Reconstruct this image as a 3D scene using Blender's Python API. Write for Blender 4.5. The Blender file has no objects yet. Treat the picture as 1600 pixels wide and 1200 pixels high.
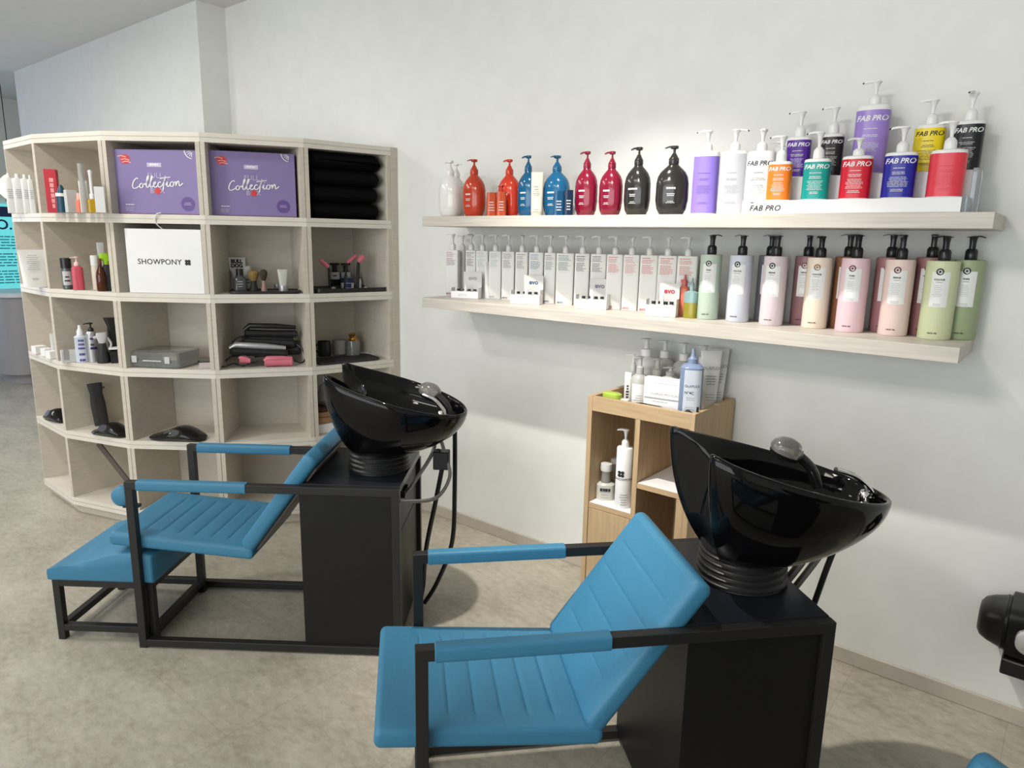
import bpy, bmesh, math, random
from math import sin, cos, pi, radians, atan2, sqrt
from mathutils import Vector, Matrix
random.seed(7)
SC = bpy.context.scene
COL = SC.collection

# ------------------------------------------------------------------ camera
W, H, F = 1600, 1200, 1095.0
def _axes():
    def d(v):
        return Vector((v[0]-800, -(v[1]-600), -F)).normalized()
    up = -d((700, 5900))
    mx = d((-576, 350)); mx = (mx-up*mx.dot(up)).normalized()
    X = -mx; Y = up.cross(X)
    return Matrix((X, Y, up))
RM = _axes()
EYE = Vector((0, 0, 1.5))
cam_d = bpy.data.cameras.new('camera'); cam = bpy.data.objects.new('camera', cam_d); COL.objects.link(cam)
cam_d.sensor_width = 36; cam_d.lens = F/W*36; cam_d.clip_start = .05
cam.matrix_world = Matrix.Translation(EYE) @ RM.to_4x4()
SC.camera = cam

# ------------------------------------------------------------------ look, sky, lamps
vs = SC.view_settings
vs.view_transform = 'Standard'; vs.look = 'None'; vs.gamma = 1; vs.use_curve_mapping = False
vs.exposure = 0.0
wd = bpy.data.worlds.new('sky'); SC.world = wd; wd.use_nodes = True
wd.node_tree.nodes['Background'].inputs[0].default_value = (.42, .6, 1, 1)
wd.node_tree.nodes['Background'].inputs[1].default_value = .8
def area(name, loc, direction, sx, sy, power, col):
    l = bpy.data.lights.new(name, 'AREA'); l.shape = 'RECTANGLE'; l.size = sx; l.size_y = sy; l.energy = power; l.color = col
    o = bpy.data.objects.new(name, l); COL.objects.link(o); o.location = loc
    o.rotation_euler = Vector(direction).to_track_quat('-Z', 'Y').to_euler(); return o
def spot(name, loc, target, power, ang, col, rad=.03, blend=.5):
    l = bpy.data.lights.new(name, 'SPOT'); l.energy = power; l.spot_size = radians(ang); l.spot_blend = blend
    l.shadow_soft_size = rad; l.color = col
    o = bpy.data.objects.new(name, l); COL.objects.link(o); o.location = loc
    o.rotation_euler = (Vector(target)-Vector(loc)).to_track_quat('-Z', 'Y').to_euler(); return o
WARM = (1, .955, .89); DAY = (.80, .89, 1)
# daylight through the shop windows behind and left of the camera
area('daylight_street_side', (-1.0, -4.0, 1.5), (0, 1, -.02), 5.4, 2.2, 138, (.98, .985, .93))
area('daylight_far_side', (-9.2, -.4, 1.5), (1, .1, 0), 3.4, 2.2, 30, (.6, .72, 1))
# ceiling downlights and the tube lights of the room
spot('downlight_wall_centre', (-1.46, 1.40, 2.86), (-1.25, 2.35, .45), 215, 66, WARM, .028, .75)
spot('downlight_wall_left', (-3.3, .3, 2.86), (-3.7, 1.7, 1.0), 70, 130, WARM, .12, .8)
spot('downlight_middle', (-1.1, -.7, 2.86), (-.75, 2.59, 1.75), 120, 74, WARM, .22, .9)
area('tube_light_middle', (-1.8, -1.4, 2.84), (0, .15, -1), 2.6, .25, 36, (1, .96, .88))
area('tube_light_left', (-5.2, -.3, 2.84), (0, 0, -1), .25, 2.6, 62, (1, .97, .91))

# ------------------------------------------------------------------ pixel -> world (real planes)
def ray(u, v): return RM @ Vector((u-800, -(v-600), -F))
def on_z(u, v, z): r = ray(u, v); return EYE+r*((z-EYE.z)/r.z)
def on_y(u, v, y): r = ray(u, v); return EYE+r*((y-EYE.y)/r.y)
def h_at(p, u, v):
    """height of the point seen at (u,v) standing vertically above p"""
    n = Vector((p[0], p[1], 0)).normalized(); r = ray(u, v)
    return (EYE+r*(n.dot(Vector((p[0], p[1], 0)))/n.dot(r))).z
def mpp(p):
    q = RM.transposed() @ (Vector(p)-EYE); return -q.z/F      # metres per pixel at p
def face(p): return atan2(-p[0], p[1])
def back(p, d):
    n = Vector((p[0], p[1], 0)).normalized(); return Vector((p[0]+n.x*d, p[1]+n.y*d, p[2]))

# ------------------------------------------------------------------ materials
MC = {}
def mat(name, col, rough=.5, metal=0, trans=0, ior=1.45, var=0, scale=30, alpha=1, emit=0, coat=0, stretch=None, bump=0, sheen=0, spec=None):
    if name in MC: return MC[name]
    m = bpy.data.materials.new(name); m.use_nodes = True; MC[name] = m
    nt = m.node_tree; b = nt.nodes['Principled BSDF']
    c = (*col, 1); b.inputs['Base Color'].default_value = c; b.inputs['Roughness'].default_value = rough
    b.inputs['Metallic'].default_value = metal; b.inputs['Transmission Weight'].default_value = trans
    b.inputs['IOR'].default_value = ior; b.inputs['Alpha'].default_value = alpha; b.inputs['Coat Weight'].default_value = coat
    if spec is not None: b.inputs['Specular IOR Level'].default_value = spec
    if sheen: b.inputs['Sheen Weight'].default_value = sheen
    if emit: b.inputs['Emission Color'].default_value = c; b.inputs['Emission Strength'].default_value = emit
    if var or bump:
        tc = nt.nodes.new('ShaderNodeTexCoord'); mp = nt.nodes.new('ShaderNodeMapping'); nt.links.new(tc.outputs['Object'], mp.inputs[0])
        if stretch: mp.inputs['Scale'].default_value = stretch
        nz = nt.nodes.new('ShaderNodeTexNoise'); nz.inputs['Scale'].default_value = scale; nz.inputs['Detail'].default_value = 6
        nt.links.new(mp.outputs[0], nz.inputs[0])
        if var:
            rp = nt.nodes.new('ShaderNodeValToRGB'); e = rp.color_ramp.elements
            e[0].position = .3; e[1].position = .7
            e[0].color = (*[x*(1-var) for x in col], 1); e[1].color = (*[min(1, x*(1+var)) for x in col], 1)
            nt.links.new(nz.outputs[0], rp.inputs[0]); nt.links.new(rp.outputs[0], b.inputs['Base Color'])
        if bump:
            bp = nt.nodes.new('ShaderNodeBump'); bp.inputs['Strength'].default_value = bump; bp.inputs['Distance'].default_value = .002
            nt.links.new(nz.outputs[0], bp.inputs['Height']); nt.links.new(bp.outputs[0], b.inputs['Normal'])
    return m
def s2l(r, g, b): return tuple((x/255/12.92 if x/255 <= .04045 else ((x/255+.055)/1.055)**2.4) for x in (r, g, b))
M_WALL = mat('painted_plaster', (.755, .765, .735), .75, var=.025, scale=9, bump=.15)
M_CEIL = mat('ceiling_paint', (.72, .715, .70), .8, var=.02, scale=12)
M_BEECH = mat('pale_beech_board', (.575, .525, .445), .5, var=.06, scale=6, stretch=(3, 3, 14))
M_BACKP = mat('cubby_back_board', (.56, .515, .44), .6, var=.05, scale=7, stretch=(2, 2, 10))
M_BAND = mat('cubby_edge_band', (.70, .655, .58), .45, var=.04, scale=10)
M_ASH = mat('grey_washed_ash', (.56, .52, .46), .45, var=.13, scale=5, stretch=(.9, 9, 22))
M_OAK = mat('light_oak_board', (.50, .355, .205), .5, var=.12, scale=5, stretch=(14, 14, 1.1))
M_OAKH = mat('light_oak_rail', (.50, .355, .205), .5, var=.12, scale=5, stretch=(1.1, 14, 14))
M_BLUE = mat('blue_leatherette', (.042, .195, .33), .5, var=.04, scale=180, bump=.25)
M_STEEL = mat('dark_powder_steel', (.017, .0165, .016), .42, metal=.2)
M_CAB = mat('black_melamine', (.008, .0078, .0072), .45, var=.1, scale=60, spec=.3)
M_CABTOP = mat('black_satin_top', (.010, .012, .018), .30)
M_CERAM = mat('black_glazed_ceramic', (.0025, .0025, .003), .05, spec=.32)
M_RUB = mat('black_rubber', (.012, .012, .013), .38)
M_CHROME = mat('chrome', (.78, .78, .8), .09, metal=1)
M_HOSE = mat('grey_braided_hose', (.22, .21, .20), .35, metal=.6, var=.3, scale=400)
M_SMOKE = mat('smoky_clear_plastic', (.35, .34, .32), .12, trans=.75)
M_SHELL = mat('taupe_back_shell', (.13, .11, .10), .5)
M_BLK = mat('black_plastic', (.013, .013, .014), .25)
M_MBLK = mat('matt_black_plastic', (.02, .02, .021), .55)
M_WHT = mat('white_plastic', (.80, .80, .79), .3)
M_EVOW = mat('off_white_plastic', (.72, .72, .70), .35)
M_CARD = mat('white_card', (.82, .82, .82), .55)
M_CLEAR = mat('clear_plastic', (.93, .95, .95), .06, trans=.92)
M_LCLR = mat('clear_label_film', (.75, .76, .75), .35)
M_GREY = mat('grey_print', (.32, .32, .32), .6)
M_LGREY = mat('light_grey_print', (.55, .55, .56), .6)
M_INK = mat('black_print', (.02, .02, .022), .6)
M_GOLD = mat('gold_metal', (.75, .5, .18), .25, metal=1)
M_SILV = mat('silver_plastic', (.48, .48, .50), .3, metal=.6)

def floor_mat():
    m = bpy.data.materials.new('mottled_beige_vinyl'); m.use_nodes = True; nt = m.node_tree; b = nt.nodes['Principled BSDF']
    N = nt.nodes.new; L = nt.links.new
    tc = N('ShaderNodeTexCoord')
    n1 = N('ShaderNodeTexNoise'); n1.inputs['Scale'].default_value = 2.4; n1.inputs['Detail'].default_value = 10; n1.inputs['Roughness'].default_value = .68
    n2 = N('ShaderNodeTexNoise'); n2.inputs['Scale'].default_value = 22; n2.inputs['Detail'].default_value = 8; n2.inputs['Roughness'].default_value = .75
    mp = N('ShaderNodeMapping'); mp.inputs['Scale'].default_value = (1, 1.7, 1); mp.inputs['Rotation'].default_value = (0, 0, .5)
    L(tc.outputs['Object'], mp.inputs[0]); L(mp.outputs[0], n1.inputs[0]); L(mp.outputs[0], n2.inputs[0])
    mx = N('ShaderNodeMixRGB'); mx.inputs[0].default_value = .5; L(n1.outputs[0], mx.inputs[1]); L(n2.outputs[0], mx.inputs[2])
    rp = N('ShaderNodeValToRGB'); L(mx.outputs[0], rp.inputs[0])
    e = rp.color_ramp.elements; e[0].position = .36; e[1].position = .64
    e[0].color = (.275, .25, .195, 1); e[1].color = (.52, .487, .402, 1)
    k = e.new(.5); k.color = (.405, .372, .302, 1)
    br = N('ShaderNodeTexBrick'); br.inputs['Scale'].default_value = 1; br.inputs['Mortar Size'].default_value = .0016
    br.inputs['Brick Width'].default_value = .92; br.inputs['Row Height'].default_value = .46; br.inputs['Mortar Smooth'].default_value = .5
    br.inputs['Color1'].default_value = (1, 1, 1, 1); br.inputs['Color2'].default_value = (.985, .985, .98, 1); br.inputs['Mortar'].default_value = (.80, .79, .77, 1)
    mp2 = N('ShaderNodeMapping'); mp2.inputs['Rotation'].default_value = (0, 0, radians(90)); L(tc.outputs['Object'], mp2.inputs[0]); L(mp2.outputs[0], br.inputs[0])
    mu = N('ShaderNodeMixRGB'); mu.blend_type = 'MULTIPLY'; mu.inputs[0].default_value = 1; L(rp.outputs[0], mu.inputs[1]); L(br.outputs[0], mu.inputs[2])
    L(mu.outputs[0], b.inputs['Base Color']); b.inputs['Roughness'].default_value = .48
    return m
M_FLOOR = floor_mat()
M_BASE = mat('beige_vinyl_skirting', (.47, .43, .37), .5, var=.12, scale=8)

# ------------------------------------------------------------------ mesh builder
class MB:
    def __init__(s): s.v = []; s.f = []; s.m = []
    def add(s, vs, fs, mi=0, M=None):
        o = len(s.v)
        s.v += [(M @ Vector(p)) if M is not None else Vector(p) for p in vs]
        s.f += [tuple(i+o for i in f) for f in fs]; s.m += [mi]*len(fs); return s
    def box(s, a, b, mi=0, M=None):
        x0, y0, z0 = a; x1, y1, z1 = b
        v = [(x0, y0, z0), (x1, y0, z0), (x1, y1, z0), (x0, y1, z0), (x0, y0, z1), (x1, y0, z1), (x1, y1, z1), (x0, y1, z1)]
        return s.add(v, [(3, 2, 1, 0), (4, 5, 6, 7), (0, 1, 5, 4), (1, 2, 6, 5), (2, 3, 7, 6), (3, 0, 4, 7)], mi, M)
    def prism(s, poly, z0, z1, mi=0, M=None):
        n = len(poly); v = [(x, y, z0) for x, y in poly]+[(x, y, z1) for x, y in poly]
        f = [tuple(range(n-1, -1, -1)), tuple(range(n, 2*n))]+[(i, (i+1) % n, n+(i+1) % n, n+i) for i in range(n)]
        return s.add(v, f, mi, M)
    def rings(s, rs, mi=0, M=None, cap0=True, cap1=True, close=True):
        n = len(rs[0]); v = [p for r in rs for p in r]; f = []
        for k in range(len(rs)-1):
            for i in range(n if close else n-1):
                a = k*n+i; b = k*n+(i+1) % n; f.append((a, b, b+n, a+n))
        if cap0: f.append(tuple(range(n-1, -1, -1)))
        if cap1: f.append(tuple(range((len(rs)-1)*n, len(rs)*n)))
        return s.add(v, f, mi, M)
    def loft(s, secs, seg=28, mi=0, M=None, cap0=True, cap1=True):
        """secs: (z, half width, half depth[, exponent[, cx, cy]])"""
        rs = []
        for q in secs:
            z, hw, hd = q[:3]; n = q[3] if len(q) > 3 else 2; cx = q[4] if len(q) > 4 else 0; cy = q[5] if len(q) > 5 else 0
            r = []
            for i in range(seg):
                a = 2*pi*(i+.5)/seg; c, t = cos(a), sin(a)
                r.append((cx+hw*math.copysign(abs(c)**(2/n), c), cy+hd*math.copysign(abs(t)**(2/n), t), z))
            rs.append(r)
        return s.rings(rs, mi, M, cap0, cap1)
    def lathe(s, prof, seg=24, mi=0, M=None, cap0=True, cap1=True):
        return s.loft([(z, r, r) for r, z in prof], seg, mi, M, cap0, cap1)
    def tube(s, pts, r, seg=10, mi=0, M=None, square=False, caps=True):
        pts = [Vector(p) for p in pts]; rs = []
        up = Vector((0, 0, 1))
        for i, p in enumerate(pts):
            t = (pts[min(i+1, len(pts)-1)]-pts[max(i-1, 0)]).normalized()
            if i == 0:
                u = t.cross(up) if abs(t.z) < .95 else t.cross(Vector((0, 1, 0)))
                u.normalize()
            else: u = (u-t*u.dot(t)).normalized()
            w = t.cross(u)
            rr = r[i] if isinstance(r, (list, tuple)) else r
            if square: rs.append([p+u*rr*a+w*rr*b for a, b in ((1, 1), (-1, 1), (-1, -1), (1, -1))])
            else: rs.append([p+u*rr*cos(2*pi*k/seg)+w*rr*sin(2*pi*k/seg) for k in range(seg)])
        return s.rings(rs, mi, M, caps, caps)
    def build(s, name, mats, parent=None, loc=(0, 0, 0), rot=0, bevel=0, sharp=35, smooth=True, subsurf=0):
        me = bpy.data.meshes.new(name); me.from_pydata([tuple(p) for p in s.v], [], s.f)
        if not isinstance(mats, (list, tuple)): mats = [mats]
        for m in mats: me.materials.append(m)
        me.polygons.foreach_set('material_index', s.m)
        me.validate(); me.update()
        bm = bmesh.new(); bm.from_mesh(me); bmesh.ops.recalc_face_normals(bm, faces=bm.faces); bm.to_mesh(me); bm.free()
        if smooth: me.shade_smooth(); me.set_sharp_from_angle(angle=radians(sharp))
        o = bpy.data.objects.new(name, me); COL.objects.link(o)
        if parent is not None: o.parent = parent
        o.location = loc; o.rotation_euler = (0, 0, rot)
        if bevel:
            b = o.modifiers.new('bevel', 'BEVEL'); b.width = bevel; b.segments = 2; b.limit_method = 'ANGLE'; b.angle_limit = radians(40)
            b.harden_normals = False
        if subsurf:
            q = o.modifiers.new('sub', 'SUBSURF'); q.levels = q.render_levels = subsurf
        return o
def tag(o, label=None, cat=None, group=None, kind=None):
    if label: o['label'] = label
    if cat: o['category'] = cat
    if group: o['group'] = group
    if kind: o['kind'] = kind
    return o
def thing(name, label, cat, loc=(0, 0, 0), rot=0, group=None):
    o = bpy.data.objects.new(name, None); COL.objects.link(o); o.empty_display_size = .05
    o.location = loc; o.rotation_euler = (0, 0, rot); return tag(o, label, cat, group)
def struct(mb, name, mats, **k): return tag(mb.build(name, mats, **k), kind='structure')
def catmull(P, n=8, closed=False):
    P = [Vector(p) for p in P]; out = []; m = len(P)
    rng = range(m if closed else m-1)
    for i in rng:
        g = (lambda j: P[j % m]) if closed else (lambda j: P[max(0, min(m-1, j))])
        a, b, c, d = g(i-1), g(i), g(i+1), g(i+2)
        for k in range(n):
            t = k/n
            out.append(.5*((2*b)+(c-a)*t+(2*a-5*b+4*c-d)*t*t+(3*b-a-3*c+d)*t**3))
    if not closed: out.append(P[-1])
    return out

# ------------------------------------------------------------------ lettering (flat meshes in x/z, centred)
TX = {}
def text(s, size=1.0, shear=0.0, sp=1.0, bold=0.0):
    k = (s, shear, sp, bold)
    if k not in TX:
        c = bpy.data.curves.new('t', 'FONT'); c.body = s; c.size = 1; c.shear = shear; c.space_character = sp; c.offset = bold
        c.align_x = 'CENTER'; c.align_y = 'CENTER'; c.resolution_u = 3
        o = bpy.data.objects.new('t', c); COL.objects.link(o)
        dg = bpy.context.evaluated_depsgraph_get(); dg.update()
        me = bpy.data.meshes.new_from_object(o.evaluated_get(dg))
        TX[k] = ([tuple(v.co) for v in me.vertices], [tuple(p.vertices) for p in me.polygons])
        bpy.data.objects.remove(o); bpy.data.curves.remove(c); bpy.data.meshes.remove(me)
    v, f = TX[k]
    return [(x*size, y*size) for x, y, z in v], f
def flat(mb, v2, f, cx, cz, fn, mi, flip=False):
    """put flat letters on the front (-y) of a body; fn(x, z) -> y"""
    mb.add([(x+cx, fn(x+cx, z+cz), z+cz) for x, z in v2], f, mi)
def grid(mb, x0, x1, z0, z1, fn, mi, nx=8, nz=1):
    v = []; f = []
    for j in range(nz+1):
        for i in range(nx+1):
            x = x0+(x1-x0)*i/nx; z = z0+(z1-z0)*j/nz; v.append((x, fn(x, z), z))
    for j in range(nz):
        for i in range(nx):
            a = j*(nx+1)+i; f.append((a, a+1, a+nx+2, a+nx+1))
    mb.add(v, f, mi)
def disc(mb, cx, cz, r, fn, mi, n=16, ry=None):
    ry = ry or r
    v = [(cx+r*cos(2*pi*i/n), cz+ry*sin(2*pi*i/n)) for i in range(n)]
    mb.add([(x, fn(x, z), z) for x, z in v], [tuple(range(n))], mi)
def lines(mb, cx, ztop, w, n, dz, th, fn, mi, seed=1, left=False):
    """unreadable small print: rows of broken dashes"""
    rr = random.Random(seed)
    for k in range(n):
        z = ztop-k*dz; ww = w*rr.uniform(.6, 1); x = cx-(w/2 if left else ww/2); e = x+ww
        while x < e-1e-4:
            l = min(rr.uniform(.1, .28)*w, e-x); grid(mb, x, x+l*.86, z-th, z, fn, mi, 2); x += l
def sfn(hw, hd, n=2, eps=.0006, cy=0):
    def f(x, z):
        t = min(.995, abs(x)/hw); return cy-hd*(1-t**n)**(1/n)-eps
    return f

# ------------------------------------------------------------------ products
def pump_parts(root, z, mt, r=.011, h=.05, dirz=0, spout=.035, style='flat', tip=None, mt2=None):
    """collar, stem and spout above height z; dirz = where the spout points (0 = local -x)"""
    a = MB(); a.lathe([(r*1.0, z), (r*1.05, z+.002), (r*1.03, z+h*.26), (r*.95, z+h*.33), (r*.62, z+h*.42), (r*.32, z+h*.46)], 20); col_ = a.build('pump_collar', mt, root)
    b = MB(); b.lathe([(r*.3, z+h*.45), (r*.3, z+h*.85)], 12); bb = b
    R = Matrix.Rotation(dirz, 4, 'Z')
    zt = z+h
    if style == 'flat':      # trumpet head with a thin beak
        bb.lathe([(r*.34, z+h*.58), (r*.42, z+h*.72), (r*.62, z+h*.88), (r*.9, zt-.003), (r*.85, zt)], 16)
        bb.rings([[(x, w*c, zz+t*d) for c, d in ((-1, -1), (1, -1), (1, 1), (-1, 1))] for x, w, zz, t in ((r*.5, r*.5, zt-.002, .003), (-spout*.5, r*.36, zt-.001, .003), (-spout*.9, r*.25, zt-.003, .0026), (-spout, r*.22, zt-.0055, .002))], 0, R)
    elif style == 'block':   # squat rounded head
        bb.loft([(zt-.008, r*.72, r*.6, 3), (zt-.006, r*.85, r*.7, 3), (zt-.001, r*.85, r*.7, 3), (zt, r*.7, r*.6, 3)], 16)
        bb.rings([[(x, w*c, zz+t*d) for c, d in ((-1, -1), (1, -1), (1, 1), (-1, 1))] for x, w, zz, t in ((0, r*.45, zt-.004, .003), (-spout*.6, r*.36, zt-.004, .0026), (-spout, r*.22, zt-.007, .002))], 0, R)
    elif style == 'tee':     # wide stem and flat T top
        bb.loft([(z+h*.36, r*.62, r*.55, 2.6), (z+h*.5, r*.5, r*.48, 2.6), (zt-.003, r*.66, r*.5, 2.6)], 16)
        bb.rings([[(x, w*c, zz+t*d) for c, d in ((-1, -1), (1, -1), (1, 1), (-1, 1))] for x, w, zz, t in ((r*1.0, r*.5, zt-.001, .0012), (0, r*.7, zt, .0018), (-spout*.6, r*.5, zt, .0016), (-spout, r*.35, zt-.003, .0014))], 0, R)
    bb.build('pump_head', mt2 or mt, col_)
    if tip:
        t = MB(); t.tube([R @ Vector((-spout*.93, 0, zt-.003)), R @ Vector((-spout*1.12, 0, zt-.0055))], .0022, 8); t.build('spout_tip', tip, col_)

def gel_bottle(pos, rot, mt, hw, hd, hb, htot, label, group, ink, n=None, dirz=0, cat='bottle', name='pump_bottle'):
    """shouldered oval bottle with matching tapered pump"""
    t = thing(name, label, cat, pos, rot, group)
    b = MB(); b.loft([(0, hw*.66, hd*.66, 2.4), (.004, hw*.74, hd*.74, 2.4), (hb*.12, hw*.9, hd*.9, 2.3), (hb*.3, hw, hd, 2.2), (hb*.62, hw*.985, hd, 2.2), (hb*.75, hw*.92, hd*.95, 2.1), (hb*.84, hw*.78, hd*.84, 2), (hb*.91, hw*.58, hd*.66, 2), (hb*.965, hw*.38, hd*.46, 2), (hb, hw*.29, hw*.29, 2), (hb+.004, hw*.27, hw*.27)], 36)
    b.build('bottle_body', mt, t, sharp=60)
    lab = MB(); fn = sfn(hw*.97, hd*.985, 2.2, .0012)
    lines(lab, 0, hb*.54, hw*.75, 1, .01, .006, fn, 0, int(pos[0]*77))
    lines(lab, 0, hb*.42, hw*.7, 2, .006, .0025, fn, 0, 3); lines(lab, 0, hb*.27, hw*.55, 2, .005, .0016, fn, 0, 4)
    lab.build('label', M_LCLR, t)
    h = htot-hb; r = hw*.28
    c = MB(); c.lathe([(r*1.08, hb), (r*1.15, hb+h*.08), (r*1.12, hb+h*.30), (r*.95, hb+h*.36), (r*.5, hb+h*.56), (r*.3, hb+h*.62), (r*.28, hb+h*.8)], 20); col_ = c.build('pump_collar', mt, t, sharp=50)
    d = MB(); zt = htot; R = Matrix.Rotation(dirz, 4, 'Z')
    d.lathe([(r*.26, hb+h*.6), (r*.26, zt-.008)], 10)
    d.loft([(zt-.012, r*.55, r*.5, 3), (zt-.009, r*.85, r*.7, 3), (zt-.001, r*.85, r*.7, 3), (zt, r*.7, r*.6, 3)], 16, 0, R)
    d.rings([[(x, w*c_, zz+q*e) for c_, e in ((-1, -1), (1, -1), (1, 1), (-1, 1))] for x, w, zz, q in ((0, r*.5, zt-.004, .003), (-.02, r*.42, zt-.004, .0028), (-.033, r*.25, zt-.008, .002))], 0, R)
    d.build('pump_head', mt, col_)
    return t

def cyl_bottle(pos, rot, body_m, lab_m, hw, hd, hb, htot, label, group, txt='FAB PRO', txt_m=None, dirz=0, n=2.6, tip=M_BLK, seed=1, name='pump_bottle', wrap=True, edge=.9, small=True, tsz=.0125):
    t = thing(name, label, 'bottle', pos, rot, group)
    b = MB(); b.loft([(0, hw*.95, hd*.95, n), (.003, hw, hd, n), (hb-.008, hw, hd, n), (hb-.002, hw*.95, hd*.95, n), (hb, hw*.8, hd*.8, n), (hb+.001, hw*.35, hw*.35)], 36); b.build('bottle_body', body_m, t)
    lab = MB(); fn0 = sfn(hw, hd, n, .0005); fn = sfn(hw, hd, n, .0011)
    mats = [lab_m, txt_m or M_CARD]
    if wrap: 
        # label wraps the whole front half plus side
        lab.loft([(hb*.03, hw+.0004, hd+.0004, n), (hb*edge, hw+.0004, hd+.0004, n)], 36, 0, None, False, False)
    if txt: flat(lab, *text(txt, tsz, .25, 1, .02), 0, hb*.80, fn, 1)
    if small:
        lines(lab, 0, hb*.66, hw*1.0, 1, .004, .0018, fn, 1, seed); lines(lab, 0, hb*.57, hw*1.1, 2, .0045, .0015, fn, 1, seed+5)
        lines(lab, 0, hb*.46, hw*1.25, 7, .0042, .0011, fn, 1, seed+9); lines(lab, 0, hb*.2, hw*.9, 2, .0042, .0014, fn, 1, seed+2)
    if lab.v: lab.build('label', mats, t)
    pump_parts(t, hb, M_WHT, .0158, htot-hb, dirz, .036, 'flat', tip)
    return t

def maria_bottle(pos, rot, mt, r, hb, htot, label, group, badge, name='pump_bottle', dirz=0, seed=1):
    t = thing(name, label, 'bottle', pos, rot, group)
    b = MB(); b.lathe([(r*.96, 0), (r, .003), (r, hb-.005), (r*.97, hb-.001), (r*.9, hb), (.016, hb+.0005)], 40); b.build('bottle_body', mt, t)
    lab = MB(); fn = sfn(r, r, 2, .0007); fn2 = sfn(r, r, 2, .0012)
    grid(lab, -.023, .023, hb*.42, hb*.86, fn, 0, 10)
    disc(lab, -.004, hb*.865, .0105, fn2, 1); disc(lab, -.004, hb*.865, .006, sfn(r, r, 2, .0016), 3, 12); disc(lab, -.004, hb*.865, .004, sfn(r, r, 2, .002), 1, 12)
    flat(lab, *text('REPAIR' if seed % 3 == 0 else 'PURE' if seed % 3 == 1 else 'COLOUR', .0068, 0, 1, .04), -.003, hb*.765, fn2, 2)
    lines(lab, -.003, hb*.735, .022, 1, .004, .0012, fn2, 2, seed)
    lines(lab, -.004, hb*.69, .026, 7, .0052, .001, fn2, 4, seed+1); lines(lab, -.002, hb*.46, .03, 2, .0045, .0012, fn2, 4, seed+3)
    flat(lab, *text('maria nila', .0066, 0, 1, .03), -.004, hb*.085, fn2, 2)
    lab.build('label', [M_LCLR, badge, M_INK, M_LCLR, M_GREY], t)
    c = MB(); h = htot-hb
    c.lathe([(.016, hb), (.0165, hb+.001), (.0165, hb+h*.36), (.0125, hb+h*.46)], 24); col_ = c.build('pump_collar', M_BLK, t)
    R = Matrix.Rotation(dirz, 4, 'Z'); d = MB()
    d.loft([(hb+h*.4, .0085, .0085, 2.6), (hb+h*.7, .0085, .008, 2.6), (htot-.006, .0105, .009, 2.6), (htot-.003, .012, .010, 2.6)], 18, 0, R)
    d.rings([[(x, w*c_, zz+q*e) for c_, e in ((-1, -1), (1, -1), (1, 1), (-1, 1))] for x, w, zz, q in ((.016, .006, htot-.004, .001), (0, .011, htot-.002, .002), (-.018, .008, htot-.001, .0018), (-.032, .004, htot-.005, .0014))], 0, R)
    d.build('pump_head', M_BLK, col_)
    return t

def evo_bottle(pos, rot, hw, hd, hb, htot, label, group, ink, dirz=0, seed=1, name='pump_bottle', logo=True):
    t = thing(name, label, 'bottle', pos, rot, group)
    b = MB(); b.loft([(0, hw*.97, hd*.97, 9), (.002, hw, hd, 9), (hb-.003, hw, hd, 9), (hb-.0005, hw*.96, hd*.96, 9), (hb, hw*.9, hd*.9, 8)], 40); b.build('bottle_body', M_EVOW, t)
    lab = MB(); fn = lambda x, z: -hd-.0006
    lines(lab, -.002, hb-.010, hw*1.45, 1, .006, .0026, fn, 0, seed, True)
    lines(lab, -.002, hb-.018, hw*1.45, 3, .0055, .0019, fn, 0, seed+1, True)
    lines(lab, -.002, hb-.038, hw*1.4, 8, .0046, .0017, fn, 0, seed+2, True)
    lines(lab, -.002, hb-.079, hw*1.0, 1, .0046, .0010, fn, 1, seed+2, True)
    if logo: flat(lab, *text('evo', .0165, 0, 1, .03), -hw*.45, .011, fn, 0)
    lab.build('label', [ink, M_LGREY], t)
    pump_parts(t, hb, M_EVOW, .0125, htot-hb, dirz, .034, 'flat')
    return t
# ==================================================================== ROOM
ZC = 2.907; D = 2.59
m = MB(); m.box((-9.6, -4.2, -.05), (3.2, 4.2, 0)); struct(m, 'floor', M_FLOOR)
m = MB(); m.box((-9.6, -4.2, ZC), (3.2, 4.2, ZC+.05)); struct(m, 'ceiling', M_CEIL)
m = MB(); m.box((-4.51, D, 0), (3.2, D+.12, ZC)); struct(m, 'wall_back', M_WALL)
m = MB(); m.box((-7.84, 2.40, 0), (-4.51, D+.12, ZC)); struct(m, 'wall_pier', M_WALL)
m = MB(); m.box((-7.84, D+.12, 0), (-7.72, 4.2, ZC)); m.box((-9.6, 4.08, 0), (-7.72, 4.2, ZC)); struct(m, 'wall_passage', M_WALL)
m = MB(); m.box((3.08, -4.2, 0), (3.2, D, ZC)); struct(m, 'wall_right', M_WALL)
# street side wall with a wide window, behind the camera
m = MB(); m.box((-9.6, -4.2, 0), (-3.9, -4.08, ZC)); m.box((1.9, -4.2, 0), (3.2, -4.08, ZC)); m.box((-3.9, -4.2, 0), (1.9, -4.08, .35)); m.box((-3.9, -4.2, 2.65), (1.9, -4.08, ZC)); struct(m, 'wall_front', M_WALL)
m = MB()
for x in (-3.9, -2.45, -1.0, .45, 1.85): m.box((x, -4.17, .35), (x+.05, -4.11, 2.65))
m.box((-3.9, -4.17, .35), (1.9, -4.11, .40)); m.box((-3.9, -4.17, 2.6), (1.9, -4.11, 2.65)); struct(m, 'window_1', M_MBLK)
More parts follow.
